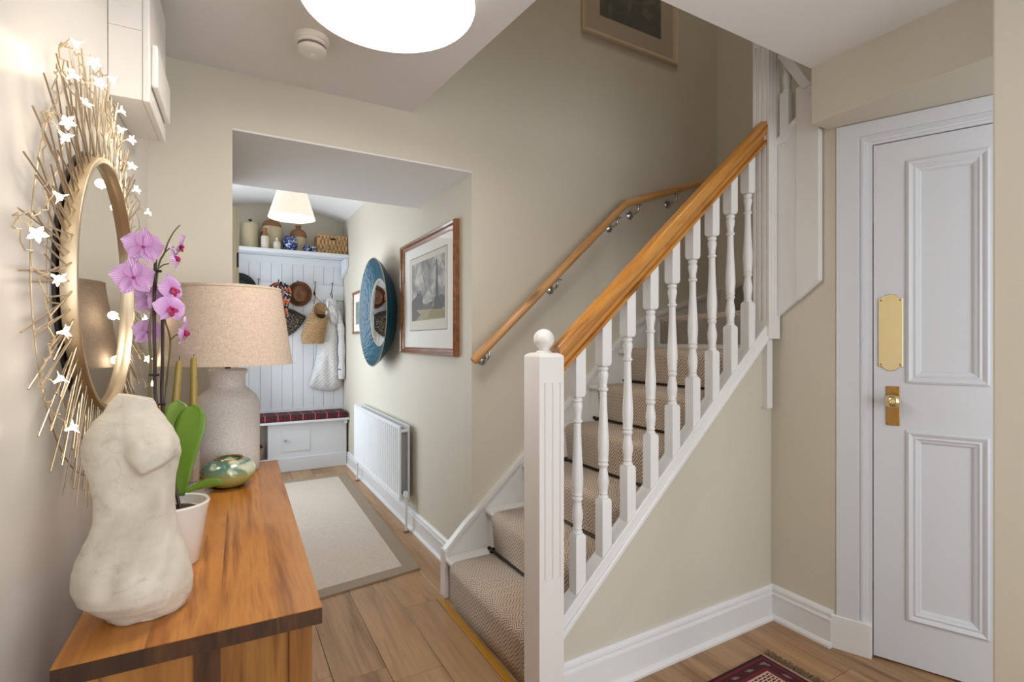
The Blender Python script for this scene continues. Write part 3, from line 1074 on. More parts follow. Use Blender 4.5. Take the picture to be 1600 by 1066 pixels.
obj('back_panel', box(B(), ix + 0.004, ix + 0.016, ix + 0.036, CL - ix - 0.036, 0.09, zb), TEAKV, cab, M=CM)
obj('bottom_panel', box(B(), ix + 0.016, CW - ix - 0.03, ix + 0.03, CL - ix - 0.03, 0.09, 0.11), TEAKV, cab, M=CM)
dl = (CL - 2 * ix - 0.072) / 3
for k in range(3):
    ya = ix + 0.036 + dl * k
    dr = obj('door', box(B(), CW - ix - 0.022, CW - ix - 0.002, ya + 0.002, ya + dl - 0.002, 0.095, zb - 0.16), TEAKV, cab, M=CM, bevel=0.002)
    obj('knob', lathe(B(), [(0.006, 0), (0.006, 0.012), (0.012, 0.016), (0.012, 0.022), (0, 0.025)], 16, M=CM @ Matrix.Translation((CW - ix - 0.002, ya + dl - 0.05, 0.42)) @ Matrix.Rotation(PI / 2, 4, 'Y')), BRONZE, dr, smooth=True)
    dw = obj('drawer', box(B(), CW - ix - 0.022, CW - ix - 0.002, ya + 0.002, ya + dl - 0.002, zb - 0.155, zb - 0.006), TEAKV, cab, M=CM, bevel=0.002)
    obj('knob', lathe(B(), [(0.006, 0), (0.006, 0.012), (0.012, 0.016), (0.012, 0.022), (0, 0.025)], 16, M=CM @ Matrix.Translation((CW - ix - 0.002, ya + dl / 2, zb - 0.08)) @ Matrix.Rotation(PI / 2, 4, 'Y')), BRONZE, dw, smooth=True)

# ------------------------------------------------------------------ stone torso
def mk_stone():
    t = NT('weathered_stone')
    v = t.coord('Object')
    a = t.noise(v, 9, 5, 0.65)
    b = t.noise(v, 22, 4, 0.6, 1.5)
    f = t.noise(v, 160, 3)
    base = t.ramp(a, [(0.25, c(182, 172, 154)), (0.55, c(210, 202, 186)), (0.8, c(218, 212, 198))])
    sm_ = t.ramp(b, [(0.58, (0, 0, 0, 1)), (0.70, (1, 1, 1, 1))])
    base = t.mix(t.math('MULTIPLY', sm_, 0.32), base, c(136, 116, 98))
    t.base(base)
    t.set(Roughness=0.85)
    t.bump(t.math('ADD', t.math('MULTIPLY', f, 0.4), a), 0.35, 0.003)
    return t.m


STONE = mk_stone()
sec = [(50, 228, 372), (70, 205, 384), (100, 175, 392), (150, 125, 430), (200, 92, 465), (250, 80, 490), (300, 84, 498), (350, 100, 486), (400, 115, 474), (450, 124, 470), (500, 128, 469),
       (550, 124, 473), (600, 108, 480), (650, 80, 492), (700, 55, 515), (750, 42, 532), (800, 40, 545), (850, 62, 553), (890, 108, 550), (925, 150, 538), (955, 178, 520)]
TC = Vector((-0.1277, 1.037, 0.8))
tf = Vector((TC.x, TC.y, 0)).normalized()
tr = Vector((tf.y, -tf.x, 0))
KX, KZ = 0.000319, 0.0003967


def interp(zy):
    for (a, l0, r0), (b_, l1, r1) in zip(sec[:-1], sec[1:]):
        if a <= zy <= b_:
            k = (zy - a) / (b_ - a)
            k = k * k * (3 - 2 * k) * 0.4 + k * 0.6
            return l0 + (l1 - l0) * k, r0 + (r1 - r0) * k
    return sec[-1][1:]


def gs(v, m, s):
    return math.exp(-((v - m) / s) ** 2)


bm = B()
rings = []
NA, NZ = 120, 130
for j in range(NZ + 1):
    zy = 955 - (955 - 50) * j / NZ
    l, r = interp(zy)
    cx, hw = (l + r) / 2, (r - l) / 2
    ring = []
    z = 1.179 - KZ * zy
    dep = (0.70 + 0.16 * gs(zy, 820, 130) + 0.08 * gs(zy, 230, 90))
    for k in range(NA):
        a = 2 * PI * k / NA
        zx = cx + hw * math.cos(a)
        x = (zx - 299) * KX
        yd = -hw * KX * dep * math.sin(a)
        front = max(0.0, math.sin(a)) ** 0.5
        amp = 0
        if 240 < zx < 500:      # the breast: soft above, a sharp pointed underside
            zbrd = 285 + (zx - 270) * 1.25 if zx < 320 else 347 - (zx - 320) * 0.40
            win_ = min(1.0, max(0.0, (zx - 245) / 75.0)) * min(1.0, max(0.0, (500 - zx) / 60.0))
            amp += 0.026 * win_ * (gs(zy, zbrd, 120) if zy < zbrd else gs(zy, zbrd, 16))
        amp += 0.007 * gs(zx, 150, 80) * gs(zy, 270, 110)
        amp -= 0.013 * gs(zx, 300, 75) * gs(zy, 450, 130)
        amp += 0.010 * gs(zx, 420, 40) * gs(zy, 520, 190)
        amp += 0.012 * gs(zx, 330, 120) * gs(zy, 800, 110)
        amp += 0.009 * gs(zx, 110, 60) * gs(zy, 800, 70)
        amp -= 0.003 * gs(zx, 205, 34) * gs(zy, 770, 60)
        yd -= amp * front
        jit = 0.0015 * math.sin(zx * 0.05 + zy * 0.031) * front
        zz = z
        if zy < 110:       # neck stump tilts
            zz -= (zx - 300) * 0.00008 * (110 - zy) / 60
        if j < 8:          # broken base edge
            zz += (8 - j) / 8 * 0.004 * math.sin(a * 5)
            if j == 0:
                zz = 0.801 - 0.0
        ring.append(TC.xy.to_3d() + tr * x + tf * (yd + jit) + Vector((0, 0, max(zz, 0.8005))))
    rings.append(ring)
loft(bm, rings)
ts = obj('torso_sculpture', bm, STONE, smooth=True, angle=70)
tag(ts, 'weathered cream stone torso sculpture without head or arms on the sideboard', 'sculpture')

# ------------------------------------------------------------------ orchid
def camray(u, v):
    a = math.radians(29.5)
    Fv = Vector((math.sin(a), math.cos(a), 0))
    Rv = Vector((math.cos(a), -math.sin(a), 0))
    return Fv + Rv * ((u - 800) / 794.0) + Vector((0, 0, 1)) * ((533 - v) / 794.0)


def at(u, v, t):
    """a point of the room at forward distance t (metres)"""
    return Vector((0, 0, 1.25)) + camray(u, v) * t


PC = Vector((-0.090, 1.235, 0.8))
orc = thing('potted_orchid', 'pink striped orchid in a white pot behind the stone torso', 'potted plant', tuple(PC))
obj('pot', lathe(B(), [(0, 0.0), (0.043, 0.0), (0.046, 0.003), (0.060, 0.105), (0.062, 0.112), (0.064, 0.120), (0.062, 0.124), (0.057, 0.122), (0.055, 0.105), (0, 0.100)], 48, tuple(PC)), CERAW, orc, smooth=True)
obj('bark', lathe(B(), [(0.0545, 0.100), (0.04, 0.108), (0.02, 0.110), (0, 0.108)], 24, tuple(PC)), paint('bark_chips', c(62, 46, 34), 0.95, 0.4, 60, 0.8, 70, bdist=0.006), orc)


def leaf(name, base, tip, width, bend, mat, up=Vector((0, 0, 1)), side=None, parent=None, fold=0.15):
    base, tip = Vector(base), Vector(tip)
    d = tip - base
    s = side.normalized() if side else d.cross(up).normalized()
    nrm = s.cross(d).normalized()
    bm = B()
    rows, cols = 26, 7
    g = []
    for i in range(rows + 1):
        t = i / rows
        w = width * (0.16 + 0.84 * t ** 0.9) * (max(0.0, 1 - ((t - 0.62) / 0.38) ** 2) ** 0.5 if t > 0.62 else 1.0)
        w = max(w, width * 0.03)
        row = []
        for j in range(cols):
            q = (j / (cols - 1) - 0.5) * 2
            row.append(bm.verts.new(base + d * t + nrm * (bend * math.sin(PI * t) + fold * width * abs(q)) + s * (w * q * 0.5)))
        g.append(row)
    for i in range(rows):
        for j in range(cols - 1):
            bm.faces.new([g[i][j], g[i][j + 1], g[i + 1][j + 1], g[i + 1][j]])
    o = obj(name, bm, mat, parent, smooth=True, angle=80)
    md = o.modifiers.new('thick', 'SOLIDIFY')
    md.thickness = 0.0018
    return o


LEAFM = paint('orchid_leaf_green', c(104, 142, 42), 0.35, 0.22, 14, 0.05, 60)
LEAFL = paint('orchid_leaf_light', c(140, 176, 84), 0.35, 0.12, 14, 0.05, 60)
b0 = at(283, 775, 1.075)
sidev = Vector((0.87, -0.49, 0.02))
leaf('leaf', b0, at(303, 633, 1.10), 0.088, 0.006, LEAFM, side=sidev, parent=orc, fold=0.02)
leaf('leaf', b0 + Vector((-0.01, 0.02, 0)), at(278, 626, 1.15), 0.085, 0.004, LEAFL, side=sidev, parent=orc, fold=0.02)
leaf('leaf', at(262, 800, 1.07), at(348, 756, 1.12), 0.040, 0.020, LEAFM, side=Vector((0.3, -0.6, 0.75)), parent=orc)
leaf('leaf', at(280, 790, 1.10), at(225, 770, 1.25), 0.05, 0.02, LEAFM, parent=orc)
STEMD = paint('orchid_stem_dark', c(58, 36, 32), 0.4, 0.15, 40)
STEMG = paint('orchid_stem_green', c(98, 92, 44), 0.4, 0.2, 40)
soil = PC + Vector((0, 0, 0.105))


def stem(pts, r0, r1, m):
    pts = [soil + Vector((random.uniform(-.012, .012), random.uniform(-.012, .012), 0))] + [at(*p) for p in pts]
    pp = curve_pts(pts, 8)
    n = len(pp)
    return obj('stem', tube(B(), pp, [r0 + (r1 - r0) * k / (n - 1) for k in range(n)], 8), m, orc, smooth=True)


stem([(246, 640, 1.06), (242, 560, 1.05), (241, 470, 1.05), (243, 405, 1.05)], 0.0034, 0.0030, STEMD)
stem([(254, 640, 1.08), (254, 560, 1.08), (254, 500, 1.08), (252, 478, 1.08)], 0.0034, 0.0030, STEMD)
stem([(236, 640, 1.05), (235, 560, 1.05), (234, 510, 1.045), (241, 470, 1.05), (248, 415, 1.055), (257, 395, 1.06), (263, 378, 1.065), (272, 362, 1.07), (281, 352, 1.075)], 0.0026, 0.0012, STEMG)
stem([(258, 640, 1.09), (263, 575, 1.09), (266, 540, 1.09), (264, 520, 1.09), (258, 500, 1.09), (262, 480, 1.085), (270, 465, 1.08)], 0.0022, 0.0013, STEMG)
for (u, v, t) in ((240, 586, 1.055), (250, 632, 1.07), (244, 424, 1.05)):
    obj('plant_clip', tube(B(), [at(u - 7, v, t - 0.004), at(u + 8, v, t - 0.004)], 0.0028, 6), BLACK, orc)
for a, b_ in (((257, 395, 1.06), (272, 386, 1.07)), ((247, 420, 1.055), (264, 412, 1.06)), ((243, 408, 1.05), (228, 388, 1.04)), ((242, 420, 1.05), (214, 436, 1.03)), ((266, 532, 1.09), (280, 522, 1.09)), ((254, 500, 1.08), (262, 486, 1.07))):
    obj('pedicel', tube(B(), [at(*a), (at(*a) + at(*b_)) / 2 + Vector((0, 0, 0.003)), at(*b_)], 0.0013, 6), STEMG, orc)


def mk_petal():
    t = NT('orchid_petal')
    s = t.n('ShaderNodeSeparateXYZ')
    t.l(t.coord('Object'), s.inputs[0])
    ang = t.math('ARCTAN2', s.outputs[1], s.outputs[0])
    nz = t.noise(t.coord('Object'), 60, 2)
    lines = t.math('SINE', t.math('ADD', t.math('MULTIPLY', ang, 44.0), t.math('MULTIPLY', nz, 2.5)))
    rr = t.math('SQRT', t.math('ADD', t.math('MULTIPLY', s.outputs[0], s.outputs[0]), t.math('MULTIPLY', s.outputs[1], s.outputs[1])))
    rim = t.math('SUBTRACT', 1.0, t.math('MULTIPLY', rr, 26.0), True)
    v = t.math('ADD', t.math('MULTIPLY', t.math('ADD', t.math('MULTIPLY', lines, 0.5), 0.5), 0.42), t.math('MULTIPLY', rim, 0.45), True)
    t.base(t.ramp(v, [(0.0, c(234, 212, 234)), (0.35, c(212, 168, 218)), (0.9, c(168, 80, 168))]))
    t.set(Roughness=0.5)
    t.b.inputs['Subsurface Weight'].default_value = 0.15
    t.b.inputs['Subsurface Radius'].default_value = (0.01, 0.006, 0.008)
    return t.m


PETAL = mk_petal()
LIP = paint('orchid_lip_magenta', c(176, 34, 92), 0.4, 0.25, 80)


def petal_bm(L, W, ang, cup):
    bm = B()
    rows, cols = 9, 7
    g = []
    ca, sa = math.cos(ang), math.sin(ang)
    for i in range(rows + 1):
        t = i / rows
        w = W * max(0.08, math.sin(PI * (0.06 + 0.90 * t) ** 0.85) ** 0.6)
        row = []
        for j in range(cols):
            q = (j / (cols - 1) - 0.5) * 2
            px, py = 0.002 + L * t * (1 - 0.10 * q * q), w * 0.5 * q
            pz = cup * math.sin(PI * t * 0.8) - 0.002 * q * q * (1 - t) - cup * 1.4 * t * t + 0.002 * math.sin(5 * q) * t
            row.append(bm.verts.new((px * ca - py * sa, px * sa + py * ca, pz)))
        g.append(row)
    for i in range(rows):
        for j in range(cols - 1):
            bm.faces.new([g[i][j], g[i][j + 1], g[i + 1][j + 1], g[i + 1][j]])
    return bm


fl_protos = []


def orchid_flower(P, face, roll, s=1.0):
    q = Vector(face).normalized().to_track_quat('Z', 'Y').to_matrix().to_4x4()
    M = Matrix.Translation(P) @ q @ Matrix.Rotation(roll, 4, 'Z') @ Matrix.Scale(s, 4)
    if not fl_protos:
        bm = B()
        lathe(bm, [(0, 0.011), (0.0035, 0.009), (0.0045, 0.004), (0.003, 0), (0, -0.002)], 12)
        for sx in (-1, 1):
            loft(bm, [[(sx * (0.004 + 0.002 * k) + 0.0035 * math.cos(a), -0.004 - 0.001 * k + 0.0045 * math.sin(a) * (1 if k else .6), 0.003 + 0.0035 * k + 0.002 * math.cos(a)) for a in [2 * PI * i / 8 for i in range(8)]] for k in range(3)])
        loft(bm, [[(r * math.cos(a), -0.005 - 0.0045 * k + r * 0.5 * math.sin(a), 0.004 + 0.003 * math.sin(k)) for a in [2 * PI * i / 8 for i in range(8)]] for k, r in enumerate((0.004, 0.0055, 0.005, 0.0025))])
        root = obj('flower', bm, LIP, orc, M=M, keep=True, smooth=True, angle=60)
        fl_protos.append(root)
        for L, W, ang, cup in ((0.033, 0.044, 0.25, 0.005), (0.033, 0.044, PI - 0.25, 0.005), (0.034, 0.028, PI / 2, 0.003), (0.031, 0.024, PI * 1.28, 0.002), (0.031, 0.024, PI * 1.72, 0.002)):
            fl_protos.append(obj('petal', petal_bm(L, W, ang, cup), PETAL, root, M=M, keep=True, smooth=True, angle=80))
    else:
        root = link_copy(fl_protos[0], M, orc)
        for pp in fl_protos[1:]:
            link_copy(pp, M, root)


tocam = Vector((0.05, -1, 0.1))
rgt = Vector((0.98, 0.1, 0))
orchid_flower(at(224, 386, 1.035), -tocam + rgt * 0.3 + Vector((0, 0, 0.3)), 0.15, 1.12)
orchid_flower(at(209, 434, 1.025), -tocam + rgt * 0.3 + Vector((0, 0, 0.2)), -0.1, 1.18)
orchid_flower(at(236, 470, 1.075), -tocam + rgt * 0.5, 0.3, 1.05)
orchid_flower(at(231, 519, 1.085), -tocam + rgt * 0.5 + Vector((0, 0, -0.1)), 0.1, 0.95)
orchid_flower(at(272, 403, 1.06), rgt + tocam * 0.15 + Vector((0, 0, 0.2)), 0.4, 0.85)
orchid_flower(at(281, 384, 1.07), rgt + tocam * 0.1 + Vector((0, 0, -0.4)), -0.5, 0.80)
orchid_flower(at(268, 452, 1.07), rgt * 0.9 + tocam * 0.75, 0.1, 0.95)
orchid_flower(at(266, 482, 1.06), rgt * 0.55 + tocam, 0.0, 0.95)
orchid_flower(at(287, 518, 1.08), rgt * 1.0 + tocam * 0.2 + Vector((0, 0, -0.2)), 0.2, 0.92)
orchid_flower(at(252, 470, 1.08), rgt * 0.2 + tocam * 0.6 + Vector((0, 0, 0.3)), 0.9, 0.85)

# ------------------------------------------------------------------ candles on sticks, gilt frame, green vase, table lamp
CANDLE = paint('olive_gold_wax', c(160, 138, 66), 0.35, 0.06, 20)
GLASS = NT('clear_glass')
GLASS.base(c(255, 246, 232))
GLASS.set(Roughness=0.03, IOR=1.45)
GLASS.b.inputs['Transmission Weight'].default_value = 0.8
GLASS = GLASS.m
g0 = Vector((-0.079, 1.760, 0.8))
cs = thing('glass_candlestick', 'clear glass candlestick holding the taller olive candle', 'candlestick', tuple(g0))
obj('base', lathe(B(), [(0, 0), (0.048, 0), (0.050, 0.004), (0.040, 0.012), (0.022, 0.026), (0.016, 0.034), (0.014, 0.036), (0, 0.036)], 8, tuple(g0)), GLASS, cs)
obj('column', lathe(B(), [(0, 0.036), (0.015, 0.036), (0.015, 0.185), (0.018, 0.190), (0.022, 0.200), (0.015, 0.215), (0, 0.215)], 8, tuple(g0)), GLASS, cs)
cd = thing('taper_candle', 'tall olive gold taper candle in the glass candlestick', 'candle', tuple(g0 + Vector((0, 0, 0.2155))))
obj('wax', lathe(B(), [(0, 0.0), (0.0105, 0.0), (0.0088, 0.178), (0.006, 0.186), (0, 0.189)], 20, tuple(g0 + Vector((0, 0, 0.2155)))), CANDLE, cd, smooth=True)
obj('wick', tube(B(), [g0 + Vector((0, 0, 0.403)), g0 + Vector((0.001, 0, 0.411))], 0.001, 5), BLACK, cd)
g1 = Vector((-0.122, 1.680, 0.8))
cs2 = thing('brass_candlestick', 'turned brass candlestick behind the orchid pot', 'candlestick', tuple(g1))
obj('base', lathe(B(), [(0, 0), (0.040, 0), (0.040, 0.006), (0.030, 0.012), (0.014, 0.020), (0, 0.020)], 32, tuple(g1)), BRASSA, cs2, smooth=True)
obj('column', lathe(B(), [(0.012, 0.020), (0.016, 0.030), (0.009, 0.040), (0.014, 0.052), (0.018, 0.064), (0.012, 0.076), (0.008, 0.090), (0.016, 0.104), (0.012, 0.114), (0.009, 0.150), (0.009, 0.180), (0.017, 0.190), (0.020, 0.198), (0.012, 0.215), (0, 0.215)], 28, tuple(g1)), BRASS, cs2, smooth=True)
cd2 = thing('taper_candle', 'slightly leaning olive gold candle in the brass candlestick', 'candle', tuple(g1 + Vector((0, 0, 0.2155))))
lean = Matrix.Translation(g1 + Vector((0, 0, 0.2155))) @ Matrix.Rotation(math.radians(4), 4, 'Y')
obj('wax', lathe(B(), [(0, 0.0), (0.0105, 0.0), (0.0078, 0.172), (0.005, 0.180), (0, 0.181)], 20, M=lean), CANDLE, cd2, smooth=True)
obj('wick', tube(B(), [lean @ Vector((0, 0, 0.178)), lean @ Vector((0.0005, 0, 0.194))], 0.001, 5), BLACK, cd2)

GILT = metal('gilt', c(206, 164, 84), 0.3, 0.12)
gf = thing('photo_frame', 'small ribbed gilt photo frame standing against the left wall', 'picture frame', (-0.17, 1.93, 0.8))
GM = Matrix.Translation((-0.232, 1.925, 0.8)) @ Matrix.Rotation(math.radians(4), 4, 'Z') @ Matrix.Rotation(math.radians(-8), 4, 'X')
bm = B()
for k in range(5):
    rect_frame(bm, 0.006 * k, 0.115 - 0.006 * k, 0.006 * k, 0.245 - 0.006 * k, [(0, 0.006), (0, -0.006 - 0.001 * k), (0.002, -0.009 - 0.001 * k), (0.004, -0.009 - 0.001 * k), (0.006, -0.006 - 0.001 * k)])
obj('moulding', bm, GILT, gf, M=GM)
obj('mount', box(B(), 0.002, 0.113, 0.0, 0.005, 0.002, 0.243), paint('brown_board', c(120, 76, 38), 0.6), gf, M=GM)
obj('photograph', box(B(), 0.032, 0.083, -0.0025, -0.0005, 0.032, 0.213), paint('sepia_photo', c(150, 120, 84), 0.4, 0.4, 18), gf, M=GM)


def mk_glaze():
    t = NT('green_lustre_glaze')
    v = t.coord('Object')
    s = t.n('ShaderNodeSeparateXYZ')
    t.l(v, s.inputs[0])
    n1 = t.noise(v, 24, 2, 0.5, 0.4)
    band = t.ramp(t.math('ADD', t.math('MULTIPLY', s.outputs[2], 7.0), 0.5), [(0.15, c(150, 142, 62)), (0.45, c(172, 172, 104)), (0.62, c(88, 128, 108)), (0.85, c(70, 108, 98))])
    spots = t.ramp(n1, [(0.50, (0, 0, 0, 1)), (0.62, (1, 1, 1, 1))])
    hm = t.ramp(t.math('ADD', t.math('MULTIPLY', s.outputs[2], 7.0), 0.5), [(0.3, (0, 0, 0, 1)), (0.55, (1, 1, 1, 1)), (0.8, (0.8, 0.8, 0.8, 1)), (0.95, (0, 0, 0, 1))])
    t.base(t.mix(t.math('MULTIPLY', spots, hm), band, c(214, 218, 186)))
    t.set(Roughness=0.12, Coat_Weight=0.6)
    return t.m


v0 = Vector((0.012, 1.800, 0.8))
gv = thing('round_vase', 'squat green and cream lustre glazed vase with a gold rim', 'vase', tuple(v0))
obj('body', lathe(B(), [(0, 0.004), (0.040, 0.004), (0.052, 0.012), (0.068, 0.028), (0.0755, 0.046), (0.072, 0.064), (0.058, 0.080), (0.042, 0.0875), (0.036, 0.088), (0.036, 0.078), (0, 0.060)], 48, tuple(v0)), mk_glaze(), gv, smooth=True, angle=60)
obj('rim', lathe(B(), [(0.036, 0.086), (0.042, 0.0875), (0.040, 0.0905), (0.035, 0.089)], 48, tuple(v0), close=True), BRASSA, gv, smooth=True)
obj('foot', lathe(B(), [(0, 0), (0.042, 0), (0.043, 0.004), (0, 0.004)], 48, tuple(v0)), BRASSA, gv)

tl0 = Vector((0.010, 2.002, 0.8))
tl = thing('table_lamp', 'grey stoneware bottle lamp with a beige linen shade on the sideboard', 'table lamp', tuple(tl0))


def mk_stoneware():
    t = NT('speckled_stoneware')
    v = t.coord('Object')
    a = t.noise(v, 260, 2, 0.7)
    b = t.noise(v, 7, 3)
    t.base(t.mix(t.math('MULTIPLY', b, 0.5), t.ramp(a, [(0.35, c(196, 187, 178)), (0.6, c(232, 225, 218))]), c(218, 210, 203)))
    t.set(Roughness=0.55)
    t.bump(a, 0.5, 0.0015)
    return t.m


obj('body', lathe(B(), [(0, 0), (0.090, 0), (0.096, 0.006), (0.098, 0.04), (0.099, 0.215), (0.097, 0.240), (0.088, 0.262), (0.070, 0.280), (0.058, 0.290), (0.054, 0.300), (0.054, 0.335), (0.060, 0.342), (0.061, 0.350), (0.056, 0.355), (0, 0.356)], 56, tuple(tl0)), mk_stoneware(), tl, smooth=True, angle=50)
obj('lamp_holder', lathe(B(), [(0.0085, 0.356), (0.0085, 0.385), (0.014, 0.386), (0.014, 0.44), (0, 0.44)], 16, tuple(tl0)), BRONZE, tl)
sh_ = obj('lamp_shade', lathe(B(), [(0.203, 0.372), (0.2045, 0.372), (0.166, 0.632), (0.1645, 0.632)], 72, tuple(tl0), close=True), LINEN, tl, smooth=True)
obj('hem', lathe(B(), [(0.2040, 0.370), (0.2057, 0.370), (0.2050, 0.378), (0.2033, 0.378)], 72, tuple(tl0), close=True), LINEN, sh_, smooth=True)
obj('hem', lathe(B(), [(0.1645, 0.625), (0.1682, 0.625), (0.1675, 0.633), (0.1640, 0.633)], 72, tuple(tl0), close=True), LINEN, sh_, smooth=True)
for k in range(3):
    a = 2 * PI * k / 3
    obj('gallery_arm', tube(B(), [tl0 + Vector((0.01 * math.cos(a), 0.01 * math.sin(a), 0.43)), tl0 + Vector((0.165 * math.cos(a), 0.165 * math.sin(a), 0.62))], 0.0015, 5), BRONZE, tl)
obj('bulb', lathe(B(), [(0.012, 0.44), (0.03, 0.48), (0.03, 0.50), (0.018, 0.525), (0, 0.53)], 20, tuple(tl0)), PLASTIC, tl, smooth=True)

# ------------------------------------------------------------------ passage rug
def quad_slab(corners, z0, z1):
    bm = B()
    prism(bm, corners, 'z', z0, z1)
    return bm


rc = [(0.150, 2.560), (0.935, 2.668), (0.992, 4.930), (0.230, 4.900)]
rug = thing('passage_rug', 'plain oatmeal runner with a darker beige border on the passage floor', 'rug', (0.57, 3.76, 0))
cx_, cy_ = sum(p[0] for p in rc) / 4, sum(p[1] for p in rc) / 4


def inset_quad(q, d):
    out = []
    n = 4
    for i in range(n):
        p, a, b_ = Vector(q[i]), Vector(q[i - 1]), Vector(q[(i + 1) % n])
        ea, eb = (a - p).normalized(), (b_ - p).normalized()
        out.append(tuple(p + (ea + eb) * d))
    return out


inn = inset_quad(rc, 0.085)
obj('field', quad_slab(inset_quad(rc, 0.084), 0.0, 0.0085), RUGF, rug)
for i in range(4):
    j = (i + 1) % 4
    obj('border', quad_slab([rc[i], rc[j], inn[j], inn[i]], 0.0, 0.0095), RUGB, rug, bevel=0.002)

# ------------------------------------------------------------------ red rug with fringe
def mk_persian(L, W):
    t = NT('red_knotted_rug')
    s = t.n('ShaderNodeSeparateXYZ')
    t.l(t.coord('Object'), s.inputs[0])
    x, y = s.outputs[0], s.outputs[1]
    dx = t.math('MINIMUM', t.math('MULTIPLY', x, -1.0), t.math('ADD', x, L))
    dy = t.math('MINIMUM', t.math('MULTIPLY', y, -1.0), t.math('ADD', y, W))
    d = t.math('MINIMUM', dx, dy)
    dk, cr, mr, cm = c(26, 14, 20), c(112, 22, 38), c(70, 14, 24), c(206, 186, 160)
    bands = t.ramp(t.math('MULTIPLY', d, 5.0), [(0.0, dk), (0.050, cr), (0.110, dk), (0.130, mr), (0.27, dk), (0.285, cr), (0.37, cm), (0.395, mr), (0.42, mr)], 'CONSTANT')
    # pale zigzag motifs in the main border
    along = t.math('ADD', x, y)
    cell = t.math('PINGPONG', along, 0.0425)
    zig = t.math('PINGPONG', t.math('ADD', t.math('MULTIPLY', along, 3.0), 0.0), 0.012)
    inband = t.math('MULTIPLY', t.math('GREATER_THAN', d, 0.030), t.math('LESS_THAN', d, 0.050))
    mot = t.math('MULTIPLY', t.math('LESS_THAN', cell, 0.014), t.math('LESS_THAN', t.math('ABSOLUTE', t.math('SUBTRACT', t.math('SUBTRACT', d, 0.034), zig)), 0.0022))
    col = t.mix(t.math('MULTIPLY', mot, inband), bands, c(190, 190, 180))
    # field: outlined cells
    br = t.n('ShaderNodeTexBrick')
    br.inputs['Scale'].default_value = 22.0
    br.inputs['Mortar Size'].default_value = 0.055
    br.inputs['Color1'].default_value = mr
    br.inputs['Color2'].default_value = cr
    br.inputs['Mortar'].default_value = cm
    t.l(t.coord('Object'), br.inputs['Vector'])
    col = t.mix(t.math('GREATER_THAN', d, 0.080), col, br.outputs['Color'])
    nz = t.noise(t.coord('Object'), 400, 2)
    col = t.mix(t.math('MULTIPLY', nz, 0.35), col, c(30, 10, 14))
    t.base(col)
    t.set(Roughness=0.95)
    t.bump(nz, 0.5, 0.002)
    return t.m


RL, RW = 1.15, 0.72
rr0 = thing('fringed_rug', 'dark red patterned rug with a brown fringe near the door', 'rug', (1.855, 1.268, 0))
RM = Matrix.Translation((1.852, 1.268, 0)) @ Matrix.Rotation(math.radians(1.0), 4, 'Z')
bm = B()
box(bm, -RL, 0, -RW, 0, 0.0, 0.007)
obj('pile', bm, mk_persian(RL, RW), rr0, M=RM, keep=True)
obj('kilim_end', box(B(), 0, 0.014, -RW, 0, 0.0, 0.005), paint('kilim_end_pink', c(168, 132, 112), 0.9, 0.1, 60), rr0, M=RM)
bm = B()
rq = random.Random(3)
for k in range(230):
    yy = -RW * (k + 0.5) / 230
    pts = [(0.012, yy, 0.003)]
    xx, zz, dy = 0.012, 0.003, rq.uniform(-0.4, 0.4)
    for s_ in range(4):
        xx += rq.uniform(0.008, 0.014)
        yy += dy * 0.010 + rq.uniform(-0.004, 0.004)
        pts.append((xx, yy, 0.002 + rq.uniform(0.0, 0.007)))
    tube(bm, pts, [0.0018, 0.0018, 0.0016, 0.0012, 0.0006], 5)
fo = obj('fringe', bm, paint('brown_fringe_wool', c(112, 88, 66), 0.95, 0.3, 60), rr0, M=RM)
fo['kind'] = 'stuff'

# ------------------------------------------------------------------ radiator
rad = thing('radiator', 'white ribbed double panel radiator on the passage wall', 'radiator', (1.04, 3.93, 0.2))
RY0, RY1, RZ0, RZ1 = 3.262, 4.605, 0.198, 0.690


def rad_panel(x0, sign):
    """ribbed sheet: profile along Y extruded in Z"""
    n = 28
    ys = []
    prof = []
    pitch_ = (RY1 - RY0 - 0.04) / n
    prof.append((x0, RY0))
    prof.append((x0, RY0 + 0.016))
    for k in range(n):
        y = RY0 + 0.02 + k * pitch_
        prof += [(x0, y + 0.004), (x0 + sign * 0.006, y + 0.011), (x0 + sign * 0.006, y + pitch_ - 0.011), (x0, y + pitch_ - 0.004)]
    prof.append((x0, RY1))
    back = [(x0 + sign * 0.012, RY1), (x0 + sign * 0.012, RY0)]
    bm = B()
    zz = [RZ0, RZ0 + 0.02, RZ0 + 0.032, RZ1 - 0.032, RZ1 - 0.02, RZ1]
    rings = []
    for i, z in enumerate(zz):
        flat = i in (0, 1, 4, 5)
        rings.append([((x0 if flat else p[0]), p[1], z) for p in prof] + [(p[0], p[1], z) for p in back])
    loft(bm, rings)
    return bm


obj('front_panel', rad_panel(0.998, 1), RAD, rad, smooth=True, angle=25)
obj('back_panel', rad_panel(1.068, -1), RAD, rad, smooth=True, angle=25)
bm = B()
for k in range(60):
    y = RY0 + 0.03 + (RY1 - RY0 - 0.06) * k / 59
    box(bm, 1.012, 1.054, y, y + 0.0012, RZ0 + 0.03, RZ1 - 0.03)
obj('convector_fins', bm, paint('fin_grey', c(150, 152, 156), 0.5), rad)
for z in (RZ0 + 0.03, RZ1 - 0.035):
    for y in (RY0 + 0.015, RY1 - 0.015):
        obj('connector', tube(B(), [(1.003, y, z), (1.064, y, z)], 0.012, 12), RAD, rad, smooth=True)
obj('bracket', box(B(), 1.066, XC, RY0 + 0.15, RY0 + 0.18, 0.25, 0.66), RAD, rad)
obj('bracket', box(B(), 1.066, XC, RY1 - 0.18, RY1 - 0.15, 0.25, 0.66), RAD, rad)
